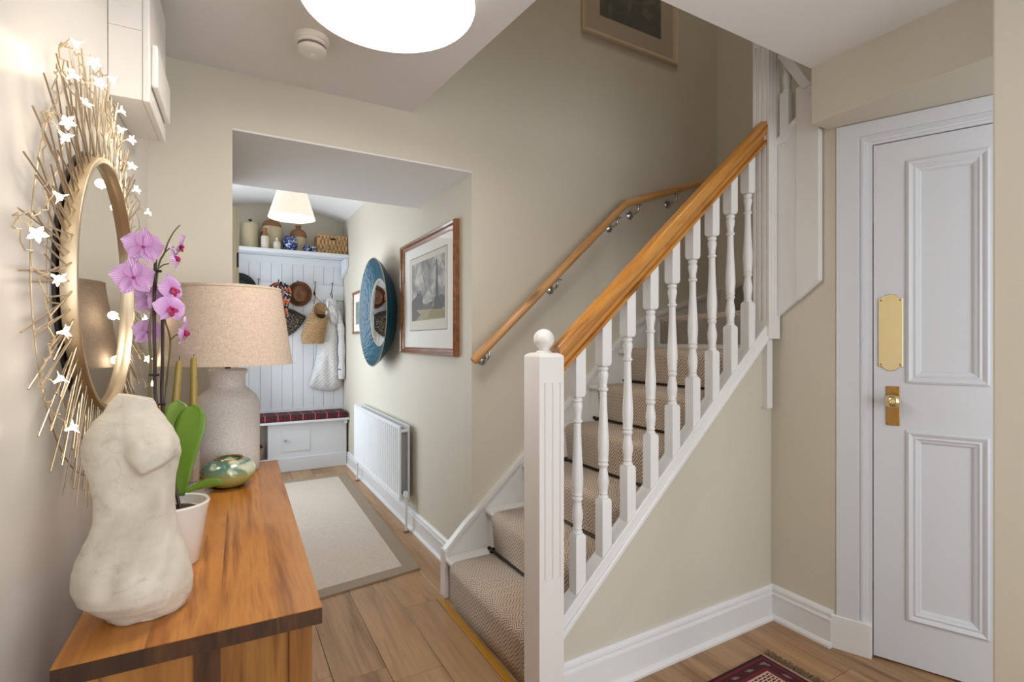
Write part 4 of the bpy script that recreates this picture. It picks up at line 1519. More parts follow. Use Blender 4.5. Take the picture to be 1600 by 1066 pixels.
for y, sg in ((RY0 + 0.0, -1), (RY1, 1)):
    vv = obj('valve', lathe(B(), [(0, -0.02), (0.012, -0.018), (0.013, 0.005), (0.017, 0.008), (0.018, 0.042), (0.014, 0.047), (0, 0.048)], 20, (1.034, y + sg * 0.030, 0.222)), RAD, rad, smooth=True)
    obj('tail', tube(B(), [(1.034, y - sg * 0.01, 0.222), (1.034, y + sg * 0.028, 0.222)], 0.010, 12), CHROME, vv, smooth=True)
    pp = obj('pipe', tube(B(), [(1.034, y + sg * 0.030, 0.21), (1.034, y + sg * 0.030, 0.0)], 0.008, 12), RAD, rad, smooth=True)
    obj('floor_collar', lathe(B(), [(0.008, 0.010), (0.016, 0.008), (0.020, 0.0), (0.008, 0.0)], 20, (1.034, y + sg * 0.030, 0.0005), close=True), paint('collar_brown_%d' % sg, c(120, 78, 48), 0.4), pp, smooth=True)


# ------------------------------------------------------------------ pictures
def wallM(origin, along, out):
    a, o = Vector(along).normalized(), Vector(out).normalized()
    P = Vector(origin)
    return Matrix(((a.x, o.x, 0, P.x), (a.y, o.y, 0, P.y), (a.z, o.z, 1, P.z), (0, 0, 0, 1)))


FRAMEW = wood('red_brown_frame', [c(92, 52, 26), c(140, 88, 50), c(168, 112, 68)], 30, 3, 0.3, 0.2, 1, 'Object', False, 0.05, 0.4)
MOUNTB = paint('mount_board', c(226, 223, 216), 0.7, 0.02, 6)
PRINTC = paint('print_paper', c(204, 198, 184), 0.7, 0.03, 8)


def frame_members(root, W, H, fw, prof, mat, M):
    """four mitred mouldings, each a part; prof = [(inset, out)] closed to the wall"""
    cor = [(0, 0), (W, 0), (W, H), (0, H)]
    sgn = [(1, 1), (-1, 1), (-1, -1), (1, -1)]
    for i in range(4):
        j = (i + 1) % 4
        ra = [(cor[i][0] + sgn[i][0] * p, o, cor[i][1] + sgn[i][1] * p) for p, o in prof]
        rb = [(cor[j][0] + sgn[j][0] * p, o, cor[j][1] + sgn[j][1] * p) for p, o in prof]
        bm = B()
        loft(bm, [ra, rb])
        obj('frame_side', bm, mat, root, M=M)


def glass_pane(root, x0, x1, z0, z1, y, M):
    t = NT('picture_glass')
    t.base((1, 1, 1, 1))
    t.set(Roughness=0.02, Alpha=0.05)
    obj('glass', box(B(), x0, x1, y, y + 0.0015, z0, z1), t.m, root, M=M)


def mk_sky():
    t = NT('engraved_sky')
    v = t.coord('Object')
    n = t.noise(v, 9, 6, 0.65, 0.6)
    f = t.noise(v, 120, 2)
    k = t.math('ADD', t.math('MULTIPLY', n, 0.85), t.math('MULTIPLY', f, 0.15))
    t.base(t.ramp(k, [(0.34, c(70, 70, 70)), (0.48, c(128, 126, 122)), (0.62, c(196, 192, 182))]))
    t.set(Roughness=0.7)
    return t.m


# engraving in the passage (Y 2.50 .. 3.46)
pic = thing('framed_engraving', 'large wood-framed engraving of a monument on the passage wall', 'picture', (1.085, 2.98, 1.165))
PW, PH = 0.958, 0.737
PM = wallM((XC, 3.459, 1.165), (0, -1, 0), (-1, 0, 0))
fprof = [(0, 0.0), (0, 0.026), (0.008, 0.034), (0.018, 0.030), (0.026, 0.020), (0.034, 0.018), (0.042, 0.014), (0.044, 0.006), (0.044, 0.0)]
frame_members(pic, PW, PH, 0.044, fprof, FRAMEW, PM)
obj('mount', box(B(), 0.02, PW - 0.02, 0.001, 0.007, 0.02, PH - 0.02), MOUNTB, pic, M=PM)
pl = obj('plate_mark', box(B(), 0.150, PW - 0.150, 0.007, 0.0076, 0.150, PH - 0.110), paint('plate_line', c(120, 116, 106), 0.7), pic, M=PM)
obj('paper', box(B(), 0.156, PW - 0.156, 0.0076, 0.008, 0.156, PH - 0.116), PRINTC, pl, M=PM)
ax0, ax1, az0, az1 = 0.195, PW - 0.185, 0.215, PH - 0.150
pr = obj('print', box(B(), ax0, ax1, 0.008, 0.0084, az0, az1), mk_sky(), pic, M=PM)
aw, ah = ax1 - ax0, az1 - az0


def ink(poly, col, name='print_shape', sc_=30, out=0.0088):
    key = 'ink_%d_%d_%d' % tuple(int(255 * k) for k in col[:3])
    m = MATS.get(key) or paint(key, col, 0.7, 0.35, sc_, 0)
    obj(name, prism(B(), [(ax0 + a * aw, az0 + b_ * ah) for a, b_ in poly], 'y', 0.0084, out), m, pr, M=PM)


ink([(0, 0), (1, 0), (1, 0.22), (0.7, 0.24), (0.4, 0.20), (0, 0.24)], c(150, 138, 96))
ink([(0, 0.0), (0.14, 0.0), (0.30, 0.10), (0.10, 0.22), (0, 0.22)], c(70, 66, 52), out=0.0090)
ink([(0.52, 0.02), (1, 0.02), (1, 0.13), (0.6, 0.15)], c(132, 112, 52), out=0.0091)
ink([(0, 0.20), (0.34, 0.18), (0.36, 0.40), (0.30, 0.42), (0.29, 0.52), (0.26, 0.52), (0.25, 0.44), (0.20, 0.53), (0.17, 0.44), (0.05, 0.38), (0, 0.36)], c(62, 60, 56), out=0.0092)
ink([(0.34, 0.18), (0.66, 0.17), (0.66, 0.30), (0.56, 0.28), (0.48, 0.25), (0.36, 0.30)], c(84, 78, 70), out=0.0090)
ink([(0.84, 0.18), (1.0, 0.17), (1.0, 0.34), (0.90, 0.38), (0.84, 0.33)], c(54, 52, 50), out=0.0090)
ink([(0.66, 0.16), (0.94, 0.15), (0.92, 0.20), (0.88, 0.22), (0.86, 0.34), (0.82, 0.36), (0.795, 0.93), (0.785, 0.95), (0.775, 0.93), (0.755, 0.36), (0.72, 0.34), (0.71, 0.22), (0.67, 0.20)], c(40, 38, 38), out=0.0094)
glass_pane(pic, 0.042, PW - 0.042, 0.042, PH - 0.042, 0.0105, PM)

# small picture half hidden behind the blue mirror
sp = thing('small_picture', 'small brown-framed picture half hidden beyond the blue mirror', 'picture', (1.085, 4.8, 1.315))
SPM = wallM((XC, 5.040, 1.315), (0, -1, 0), (-1, 0, 0))
frame_members(sp, 0.46, 0.40, 0.03, [(0, 0), (0, 0.018), (0.010, 0.024), (0.024, 0.014), (0.026, 0.0)], FRAMEW, SPM)
obj('mount', box(B(), 0.02, 0.44, 0.001, 0.006, 0.02, 0.38), MOUNTB, sp, M=SPM)
obj('print', box(B(), 0.11, 0.35, 0.006, 0.0068, 0.09, 0.30), paint('landscape_print', c(120, 130, 126), 0.6, 0.5, 16), sp, M=SPM)

# stairwell picture
st = thing('stairwell_picture', 'pale-framed dark landscape picture high above the stairs', 'picture', (2.16, 2.34, 3.026))
STM = wallM((1.779, YB, 3.026), (1, 0, 0), (0, -1, 0))
CREAMF = paint('cream_frame', c(206, 186, 160), 0.45, 0.05, 10)
frame_members(st, 0.763, 0.62, 0.04, [(0, 0), (0, 0.022), (0.006, 0.028), (0.014, 0.022), (0.030, 0.016), (0.034, 0.0)], CREAMF, STM)
obj('mount', box(B(), 0.02, 0.743, 0.001, 0.007, 0.02, 0.60), paint('buff_mount', c(178, 160, 140), 0.7), st, M=STM)


def mk_dark_painting():
    t = NT('dark_landscape')
    v = t.coord('Object')
    n = t.noise(v, 12, 5, 0.7, 0.8)
    s = t.n('ShaderNodeSeparateXYZ')
    t.l(v, s.inputs[0])
    k = t.math('ADD', n, t.math('MULTIPLY', s.outputs[2], 0.35))
    t.base(t.ramp(k, [(0.32, c(18, 20, 14)), (0.45, c(44, 46, 24)), (0.54, c(60, 58, 34)), (0.60, c(96, 84, 66)), (0.66, c(60, 70, 66))]))
    t.set(Roughness=0.5)
    return t.m


obj('print', box(B(), 0.135, 0.628, 0.007, 0.0078, 0.135, 0.53), mk_dark_painting(), st, M=STM)
glass_pane(st, 0.032, 0.731, 0.032, 0.588, 0.0095, STM)

# ------------------------------------------------------------------ blue dished mirror
BMY, BMZ = 3.880, 1.468
bmir = thing('round_blue_mirror', 'round mirror in a deep hammered teal blue dish frame', 'mirror', (1.09, BMY, BMZ))
BMM = Matrix.Translation((XC, BMY, BMZ)) @ Matrix.Rotation(-PI / 2, 4, 'Y')


def mk_teal():
    t = NT('hammered_teal')
    v = t.coord('Object')
    vo = t.n('ShaderNodeTexVoronoi')
    vo.inputs['Scale'].default_value = 34
    t.l(v, vo.inputs['Vector'])
    n = t.noise(v, 8, 3)
    t.base(t.mix(n, c(0, 52, 72), c(12, 88, 110)))
    t.set(Roughness=0.3, Metallic=0.0)
    t.b.inputs['Specular IOR Level'].default_value = 0.35
    t.bump(vo.outputs['Distance'], 0.6, 0.006)
    return t.m


TEAL = mk_teal()
obj('dish_frame', lathe(B(), [(0.262, 0.002), (0.275, 0.006), (0.335, 0.045), (0.385, 0.085), (0.412, 0.118), (0.408, 0.121), (0.378, 0.104), (0.320, 0.082), (0.262, 0.066), (0.250, 0.060), (0.250, 0.002)], 72, M=BMM, close=True), TEAL, bmir, smooth=True, angle=60)
obj('rim', lathe(B(), [(0.411, 0.1165), (0.4145, 0.1185), (0.4125, 0.123), (0.4075, 0.1215)], 72, M=BMM, close=True), paint('pale_rim', c(186, 168, 132), 0.4), bmir, smooth=True)
obj('glass', lathe(B(), [(0, 0.060), (0.251, 0.060), (0.251, 0.056), (0, 0.056)], 72, M=BMM), STEEL, bmir)
obj('glass_bead', lathe(B(), [(0.248, 0.0595), (0.254, 0.0605), (0.258, 0.066), (0.254, 0.067), (0.247, 0.062)], 72, M=BMM, close=True), 'pale_rim', bmir, smooth=True)

# ------------------------------------------------------------------ pendant in the boot room
pd0 = Vector((0.450, 4.220, 0))
pen = thing('pendant_lamp', 'lit cream pleated empire pendant lamp in the boot room', 'pendant lamp', (0.45, 4.22, 2.6))


def mk_pleat():
    t = NT('pleated_shade')
    s = t.n('ShaderNodeSeparateXYZ')
    t.l(t.coord('Object'), s.inputs[0])
    a = t.math('ARCTAN2', s.outputs[1], s.outputs[0])
    w = t.math('SINE', t.math('MULTIPLY', a, 90.0))
    t.base(c(238, 228, 212))
    t.set(Roughness=0.8)
    t.b.inputs['Emission Color'].default_value = (1.0, 0.90, 0.78, 1)
    t.b.inputs['Emission Strength'].default_value = 0.55
    t.bump(w, 0.4, 0.003)
    return t.m


obj('shade', lathe(B(), [(0.166, 2.190), (0.1685, 2.190), (0.104, 2.400), (0.1015, 2.400)], 64, tuple(pd0), close=True), mk_pleat(), pen, smooth=True)
obj('diffuser', lathe(B(), [(0, 2.197), (0.1640, 2.197), (0.1630, 2.200), (0, 2.200)], 48, tuple(pd0)), glow('pendant_diffuser', (1.0, 0.93, 0.84, 1), 9.0), pen)
obj('lamp_holder', lathe(B(), [(0, 2.44), (0.012, 2.44), (0.020, 2.40), (0.020, 2.35), (0, 2.35)], 20, tuple(pd0)), WHITE, pen)
obj('flex', tube(B(), [pd0 + Vector((0, 0, 2.43)), pd0 + Vector((0, 0, 2.59))], 0.003, 8), WHITE, pen)
obj('ceiling_rose', lathe(B(), [(0, 2.598), (0.045, 2.598), (0.042, 2.580), (0.015, 2.572), (0, 2.572)], 28, tuple(pd0)), WHITE, pen, smooth=True)

# ------------------------------------------------------------------ boot room joinery
pan = sempty('trim_3', 'pale grey tongue and groove boarding on the boot room end wall', 'wall panelling', (0.35, 5.54, 0.45))
bw = 0.0985
x = XC - bw
while x > -0.40:
    bm = prism(B(), [(x + 0.0005, YE), (x + bw - 0.0005, YE), (x + bw - 0.0005, YE - 0.008), (x + bw - 0.006, YE - 0.014), (x + 0.006, YE - 0.014), (x + 0.0005, YE - 0.008)], 'z', 0.50, 2.075)
    obj('board', bm, BEAD, pan)
    x -= bw
obj('top_moulding', prism(B(), [(YE - 0.014, 2.02), (YE - 0.030, 2.05), (YE - 0.034, 2.09), (YE, 2.09), (YE, 2.02)], 'x', -0.38, XC), BEAD, pan)
obj('base_rail', box(B(), -0.38, XC, YE - 0.024, YE - 0.014, 0.50, 0.575), BEAD, pan, bevel=0.003)

shf = thing('coat_shelf', 'white painted shelf across the boot room above the pegs', 'shelf', (0.4, 5.4, 2.09))
obj('board', box(B(), -0.38, XC - 0.001, 5.275, YE - 0.001, 2.092, 2.116), BEAD, shf, bevel=0.003)
obj('lip', box(B(), -0.38, XC - 0.002, 5.262, 5.276, 2.086, 2.120), BEAD, shf, bevel=0.003)
obj('bracket', prism(B(), [(5.28, 2.086), (5.28, 1.985), (5.30, 1.975), (YE - 0.036, 1.90), (YE - 0.036, 2.086)], 'x', 1.062, XC - 0.001), BEAD, shf, bevel=0.003)

rail_ = thing('peg_rail', 'white peg rail with dark iron coat hooks', 'peg rail', (0.4, 5.52, 1.68))
obj('board', box(B(), -0.38, XC - 0.002, YE - 0.036, YE - 0.0145, 1.672, 1.825), BEAD, rail_, bevel=0.003)
HY = YE - 0.036
HX = (0.120, 0.287, 0.462, 0.635, 0.800, 0.966)
for hx in HX:
    bm = B()
    lathe(bm, [(0, 0.006), (0.010, 0.005), (0.012, 0.0)], 16, M=Matrix.Translation((hx, HY, 1.735)) @ Matrix.Scale(1.7, 4, (0, 0, 1)) @ Matrix.Rotation(PI / 2, 4, 'X'))
    tube(bm, curve_pts([(hx, HY - 0.004, 1.750), (hx, HY - 0.030, 1.775), (hx, HY - 0.050, 1.815), (hx, HY - 0.052, 1.842)], 5), 0.004, 8)
    tube(bm, curve_pts([(hx, HY - 0.004, 1.722), (hx, HY - 0.028, 1.700), (hx, HY - 0.044, 1.705), (hx, HY - 0.046, 1.728)], 5), 0.004, 8)
    lathe(bm, [(0, -0.008), (0.007, -0.004), (0.007, 0.004), (0, 0.008)], 10, (hx, HY - 0.052, 1.846))
    obj('hook', bm, BLACK, rail_, smooth=True)

# bench
bn = thing('boot_bench', 'white built-in boot bench with a small door and an open cubby', 'bench', (0.35, 5.4, 0))
BF = 5.285
obj('seat_board', box(B(), -0.38, XC - 0.002, BF - 0.055, YE - 0.001, 0.462, 0.485), BEAD, bn, bevel=0.004)
obj('front', box(B(), 0.375, XC - 0.021, BF, BF + 0.02, 0.095, 0.462), BEAD, bn)
obj('side', box(B(), 0.355, 0.375, BF, YE - 0.002, 0.0, 0.462), BEAD, bn)
obj('side', box(B(), -0.38, -0.36, BF, YE - 0.002, 0.0, 0.462), BEAD, bn)
obj('cubby_floor', box(B(), -0.36, 0.355, BF + 0.005, YE - 0.002, 0.095, 0.115), BEAD, bn)
obj('plinth', box(B(), 0.376, XC - 0.022, BF - 0.018, BF, 0.0, 0.135), BEAD, bn, bevel=0.005)
obj('plinth', box(B(), -0.36, 0.374, BF - 0.018, BF, 0.0, 0.135), BEAD, bn, bevel=0.005)
obj('seat_support', box(B(), 1.04, XC - 0.022, BF - 0.045, BF, 0.430, 0.462), BEAD, bn)
dr = obj('door', box(B(), 0.475, 0.725, BF - 0.006, BF - 0.0005, 0.190, 0.388), BEAD, bn, bevel=0.0015)
obj('knob', lathe(B(), [(0.005, 0), (0.005, 0.012), (0.012, 0.017), (0.013, 0.024), (0.008, 0.031), (0, 0.032)], 16, M=Matrix.Translation((0.505, BF - 0.006, 0.300)) @ Matrix.Rotation(PI / 2, 4, 'X')), CHROME, dr, smooth=True)


def mk_tartan():
    t = NT('red_tartan')
    s = t.n('ShaderNodeSeparateXYZ')
    t.l(t.coord('Object'), s.inputs[0])
    col = c(104, 24, 36)

    def stripe(ax, period, lo, hi):
        fr_ = t.math('FRACT', t.math('ADD', t.math('DIVIDE', ax, period), 20.0))
        return t.math('MULTIPLY', t.math('GREATER_THAN', fr_, lo), t.math('LESS_THAN', fr_, hi))
    yz = t.math('ADD', s.outputs[1], s.outputs[2])
    col = t.mix(t.math('MULTIPLY', stripe(s.outputs[0], 0.11, 0.1, 0.45), 0.62), col, c(28, 24, 40))
    col = t.mix(t.math('MULTIPLY', stripe(yz, 0.11, 0.1, 0.45), 0.62), col, c(28, 30, 36))
    col = t.mix(t.math('MULTIPLY', stripe(s.outputs[0], 0.11, 0.70, 0.745), 0.7), col, c(176, 160, 150))
    col = t.mix(t.math('MULTIPLY', stripe(yz, 0.11, 0.70, 0.745), 0.7), col, c(168, 150, 140))
    col = t.mix(t.math('MULTIPLY', stripe(s.outputs[0], 0.11, 0.26, 0.29), 0.6), col, c(60, 110, 80))
    t.base(col)
    t.set(Roughness=0.95)
    t.bump(t.noise(t.coord('Object'), 300, 2), 0.4, 0.002)
    return t.m


cu = obj('bench_cushion', box(B(), -0.36, 1.075, BF - 0.050, YE - 0.030, 0.4855, 0.545), mk_tartan(), bevel=0.018, seg=3)
tag(cu, 'long red tartan seat cushion on the boot bench', 'cushion')


# ------------------------------------------------------------------ woven and cloth things
def mk_wicker(name, c1, c2, sx, sz):
    t = NT(name)
    s = t.n('ShaderNodeSeparateXYZ')
    t.l(t.coord('Object'), s.inputs[0])
    xy = t.math('ADD', s.outputs[0], s.outputs[1])
    a = t.math('SINE', t.math('MULTIPLY', xy, sx))
    b = t.math('SINE', t.math('MULTIPLY', s.outputs[2], sz))
    w = t.math('MULTIPLY', a, b)
    n = t.noise(t.coord('Object'), 60, 3)
    k = t.math('ADD', t.math('MULTIPLY', w, 0.28), n)
    t.base(t.ramp(k, [(0.25, c1), (0.7, c2)]))
    t.set(Roughness=0.8)
    t.bump(k, 0.8, 0.006)
    return t.m


WICK = mk_wicker('water_hyacinth', c(128, 92, 58), c(204, 168, 120), 180, 60)
SEAG = mk_wicker('seagrass', c(120, 92, 62), c(186, 152, 108), 330, 420)
bk_ = thing('wicker_basket', 'rectangular wicker basket at the right end of the coat shelf', 'basket', (0.945, 5.41, 2.116))
bx0, bx1, by0, by1, bz0, bz1 = 0.805, 1.082, 5.310, 5.510, 2.1165, 2.300
bm = B()
rq = random.Random(9)
for k in range(26):
    xx = bx0 + (bx1 - bx0) * (k + 0.5) / 26
    for yy in (by0, by1):
        tube(bm, [(xx, yy, bz0), (xx + rq.uniform(-.003, .003), yy + rq.uniform(-.003, .003), (bz0 + bz1) / 2), (xx, yy, bz1)], 0.0062 * rq.uniform(0.85, 1.15), 6)
for k in range(18):
    yy = by0 + (by1 - by0) * (k + 0.5) / 18
    for xx in (bx0, bx1):
        tube(bm, [(xx, yy, bz0), (xx + rq.uniform(-.003, .003), yy, (bz0 + bz1) / 2), (xx, yy, bz1)], 0.0062, 6)
obj('woven_side', bm, WICK, bk_, smooth=True)
obj('liner', box(B(), bx0 + 0.002, bx1 - 0.002, by0 + 0.002, by1 - 0.002, bz0, bz1 - 0.02), paint('basket_inside', c(92, 64, 40), 0.9), bk_)
obj('rim', tube(B(), [(bx0, by0, bz1), (bx1, by0, bz1), (bx1, by1, bz1), (bx0, by1, bz1), (bx0, by0, bz1)], 0.009, 8), WICK, bk_, smooth=True)
for yy in (by0 - 0.004,):
    obj('handle_hole', box(B(), 0.918, 0.972, yy - 0.004, yy + 0.004, 2.258, 2.276), DARK, bk_, bevel=0.003)


def jar(name, label, cat, x, y, parts, group=None):
    """parts: (name, profile, material)"""
    P = Vector((x, y, 2.1165))
    t = thing(name, label, cat, tuple(P), group=group)
    for nm, prof, m in parts:
        obj(nm, lathe(B(), prof, 36, tuple(P)), m, t, smooth=True, angle=45)
    return t


CREAMG = paint('cream_stoneware_glaze', c(196, 182, 150), 0.3, 0.06, 8, 0.0)
TANG = paint('tan_stoneware_glaze', c(142, 96, 56), 0.25, 0.15, 8, 0.0)
WHG = paint('white_stoneware', c(214, 206, 190), 0.3, 0.04, 8, 0.0)
DKB = paint('dark_brown_wood', c(62, 40, 28), 0.4)


def mk_blue(sc_):
    t = NT('blue_white_china')
    n = t.noise(t.coord('Object'), sc_, 3, 0.6, 2.0)
    t.base(t.ramp(n, [(0.52, c(20, 44, 110)), (0.56, c(60, 92, 158)), (0.60, c(214, 220, 226))]))
    t.set(Roughness=0.12, Coat_Weight=0.5)
    return t.m


BLUEC = mk_blue(28)
jar('stoneware_crock', 'tall buff stoneware crock with a lid at the left of the shelf', 'crock', 0.212, 5.400,
    [('body', [(0, 0), (0.070, 0), (0.073, 0.006), (0.074, 0.215), (0.070, 0.225), (0.070, 0.236), (0, 0.236)], CREAMG), ('lid', [(0, 0.236), (0.066, 0.236), (0.060, 0.250), (0.02, 0.258), (0, 0.258)], CREAMG),
     ('lid_knob', [(0.008, 0.258), (0.008, 0.266), (0.018, 0.274), (0.014, 0.284), (0, 0.287)], DKB)])
bj = jar('stoneware_jar', 'big round-shouldered stoneware jar with a tan top on the shelf', 'jar', 0.400, 5.440,
         [('body', [(0, 0), (0.080, 0), (0.086, 0.008), (0.094, 0.08), (0.096, 0.16), (0.095, 0.215), (0.090, 0.235)], CREAMG), ('shoulder', [(0.0905, 0.234), (0.080, 0.268), (0.060, 0.292), (0.030, 0.302), (0.022, 0.306), (0.022, 0.325), (0, 0.325)], TANG),
          ('stopper', [(0.014, 0.325), (0.018, 0.335), (0.012, 0.345), (0, 0.346)], DKB)])
obj('ear_handle', tube(B(), curve_pts([(0.330, 5.385, 2.300), (0.308, 5.355, 2.270), (0.308, 5.355, 2.235), (0.326, 5.385, 2.215)], 6), 0.009, 8), DKB, bj, smooth=True)
jar('ginger_beer_bottle', 'slim stoneware bottle with a brown neck in front of the big jar', 'bottle', 0.332, 5.308,
    [('body', [(0, 0), (0.033, 0), (0.035, 0.004), (0.035, 0.105), (0.030, 0.122)], WHG), ('neck', [(0.030, 0.1215), (0.022, 0.142), (0.017, 0.160), (0.016, 0.180), (0.019, 0.184), (0.019, 0.198), (0.012, 0.200), (0, 0.200)], TANG)])
jar('cream_bottle', 'short cream stoneware bottle with a narrow neck on the shelf', 'bottle', 0.434, 5.308,
    [('body', [(0, 0), (0.033, 0), (0.035, 0.004), (0.035, 0.060), (0.028, 0.076), (0.012, 0.086), (0.011, 0.100), (0.015, 0.104), (0.015, 0.112), (0, 0.113)], WHG)])
jar('blue_ginger_jar', 'largest round blue and white china jar on the shelf', 'jar', 0.553, 5.338,
    [('body', [(0, 0), (0.044, 0), (0.048, 0.004), (0.064, 0.050), (0.068, 0.085), (0.062, 0.118), (0.050, 0.132), (0.050, 0.142), (0.044, 0.142), (0.044, 0.13), (0, 0.12)], BLUEC)])
jar('stoneware_flagon', 'tan-shouldered stoneware flagon behind the blue china jar', 'flagon', 0.640, 5.455,
    [('body', [(0, 0), (0.072, 0), (0.077, 0.006), (0.078, 0.160)], CREAMG), ('shoulder', [(0.0785, 0.159), (0.078, 0.185), (0.070, 0.212), (0.050, 0.236), (0.026, 0.246), (0.022, 0.262), (0.028, 0.268), (0.028, 0.282), (0.018, 0.284), (0, 0.284)], TANG)])
jar('small_china_jar', 'middle-sized blue and white china pot beside the flagon', 'jar', 0.702, 5.325,
    [('body', [(0, 0), (0.022, 0), (0.034, 0.022), (0.036, 0.042), (0.028, 0.060), (0.024, 0.068), (0.020, 0.068), (0, 0.060)], BLUEC)])
jar('tiny_china_pot', 'smallest blue china pot with a pale rim next to the basket', 'jar', 0.766, 5.322,
    [('body', [(0, 0), (0.022, 0), (0.031, 0.018), (0.031, 0.040), (0.026, 0.050)], BLUEC), ('rim', [(0.026, 0.0495), (0.027, 0.058), (0.020, 0.058), (0, 0.05)], WHG)])


def hat(name, label, P, axis, prof_brim, prof_crown, mat, band=None, squash=0.82):
    t = thing(name, label, 'hat', tuple(P))
    q = Vector(axis).normalized().to_track_quat('Z', 'Y').to_matrix().to_4x4()
    M = Matrix.Translation(P) @ q @ Matrix.Scale(squash, 4, (1, 0, 0))
    obj('brim', lathe(B(), prof_brim, 40, M=M, close=True), mat, t, smooth=True, angle=60)
    obj('crown', lathe(B(), prof_crown, 40, M=M), mat, t, smooth=True, angle=60)
    if band:
        obj('band', lathe(B(), band[0], 40, M=M, close=True), band[1], t, smooth=True)
    return t


STRAW = mk_wicker('brown_straw', c(74, 44, 24), c(126, 80, 46), 900, 900)
BANDM = paint('tan_hat_band', c(150, 124, 98), 0.8)
FELT = paint('dark_green_felt', c(34, 42, 38), 0.95, 0.12, 30)
hat('straw_trilby', 'brown straw trilby with a pale band hung on the peg rail', Vector((0.655, YE - 0.060, 1.725)), (0.0, -1, -0.25),
    [(0.066, 0.004), (0.090, 0.004), (0.122, 0.016), (0.126, 0.014), (0.120, 0.010), (0.092, -0.002), (0.066, -0.002)], [(0.0755, 0.0), (0.074, 0.03), (0.070, 0.075), (0.060, 0.088), (0.035, 0.086), (0.0, 0.070)], STRAW,
    ([(0.0758, 0.004), (0.0775, 0.004), (0.0765, 0.028), (0.0748, 0.028)], BANDM), 0.92)
hat('felt_hat', 'dark green felt hat at the left of the peg rail', Vector((0.115, YE - 0.062, 1.740)), (0.05, -1, -0.12),
    [(0.080, 0.004), (0.120, 0.004), (0.158, 0.012), (0.160, 0.008), (0.122, -0.003), (0.080, -0.003)], [(0.096, 0.0), (0.094, 0.03), (0.088, 0.080), (0.070, 0.100), (0.03, 0.098), (0.0, 0.085)], FELT, None, 1.0)


def pillow(outline, ymax, depth, rings=9, center=None, wob=None, power=0.5):
    """a closed puffed shape from an outline in X,Z standing against the plane y=ymax"""
    n = len(outline)
    cxx = sum(p[0] for p in outline) / n if not center else center[0]
    czz = sum(p[1] for p in outline) / n if not center else center[1]
    bm = B()
    R = []
    for k in range(rings):
        s = 1 - (k / rings) ** 1.6
        yy = ymax - depth * (1 - s * s) ** power
        ring = []
        for i, p in enumerate(outline):
            xx, zz = cxx + (p[0] - cxx) * s, czz + (p[1] - czz) * s
            ring.append((xx, yy - (wob(xx, zz) * (1 - s ** 3) if wob else 0), zz))
        R.append(ring)
    rr = loft(bm, R, cap=False)
    cv = bm.verts.new((cxx, ymax - depth - (wob(cxx, czz) if wob else 0), czz))
    for i in range(n):
        bm.faces.new([rr[-1][i], rr[-1][(i + 1) % n], cv])
    bm.faces.new(rr[0][::-1])
    bmesh.ops.recalc_face_normals(bm, faces=bm.faces)
    return bm


def smooth_loop(pts, n=5):
    P = [Vector((p[0], p[1], 0)) for p in pts]
    out = []
    m = len(P)
    for i in range(m):
        a, b_, d, e = P[i - 1], P[i], P[(i + 1) % m], P[(i + 2) % m]
        for k in range(n):
            t = k / n
            q = 0.5 * ((2 * b_) + (d - a) * t + (2 * a - 5 * b_ + 4 * d - e) * t * t + (3 * b_ - a - 3 * d + e) * t ** 3)
            out.append((q.x, q.y))
    return out


def mk_tweed():
    t = NT('flecked_black_weave')
    n = t.noise(t.coord('Object'), 120, 2, 0.8)
    t.base(t.ramp(n, [(0.46, c(26, 24, 24)), (0.56, c(74, 66, 58)), (0.62, c(196, 180, 156))]))
    t.set(Roughness=0.95)
    t.bump(n, 0.7, 0.004)
    return t.m


sh2 = thing('floppy_hat', 'floppy black and cream flecked sun hat hanging below the scarf', 'hat', (0.54, 5.48, 1.28))
obj('brim', pillow(smooth_loop([(0.380, 1.600), (0.47, 1.590), (0.585, 1.570), (0.675, 1.525), (0.718, 1.492), (0.672, 1.410), (0.600, 1.330), (0.520, 1.285), (0.44, 1.275), (0.36, 1.36), (0.34, 1.50)]), YE - 0.030, 0.055, wob=lambda x, z: 0.006 * math.sin(x * 40 + z * 18)), mk_tweed(), sh2, smooth=True, angle=60)
obj('crown_fold', tube(B(), curve_pts([(0.42, YE - 0.075, 1.585), (0.50, YE - 0.092, 1.566), (0.60, YE - 0.085, 1.54), (0.69, YE - 0.055, 1.497)], 5), 0.008, 8), 'black_iron', sh2, smooth=True)


def mk_scarf():
    t = NT('patterned_scarf')
    v = t.coord('Object')
    s = t.n('ShaderNodeSeparateXYZ')
    t.l(v, s.inputs[0])
    zz = t.math('ADD', s.outputs[2], t.math('PINGPONG', s.outputs[0], 0.018))
    n = t.noise(v, 14, 2)
    k = t.math('FRACT', t.math('ADD', t.math('MULTIPLY', zz, 9.0), t.math('MULTIPLY', n, 1.2)))
    t.base(t.ramp(k, [(0.0, c(24, 22, 26)), (0.30, c(214, 206, 196)), (0.36, c(28, 24, 28)), (0.52, c(168, 76, 34)), (0.86, c(196, 184, 176)), (0.90, c(120, 48, 28))], 'CONSTANT'))
    t.set(Roughness=0.6)
    return t.m


SCARF = mk_scarf()
sf = thing('silk_scarf', 'orange, black and white patterned scarf draped from a peg', 'scarf', (0.46, 5.46, 1.45))


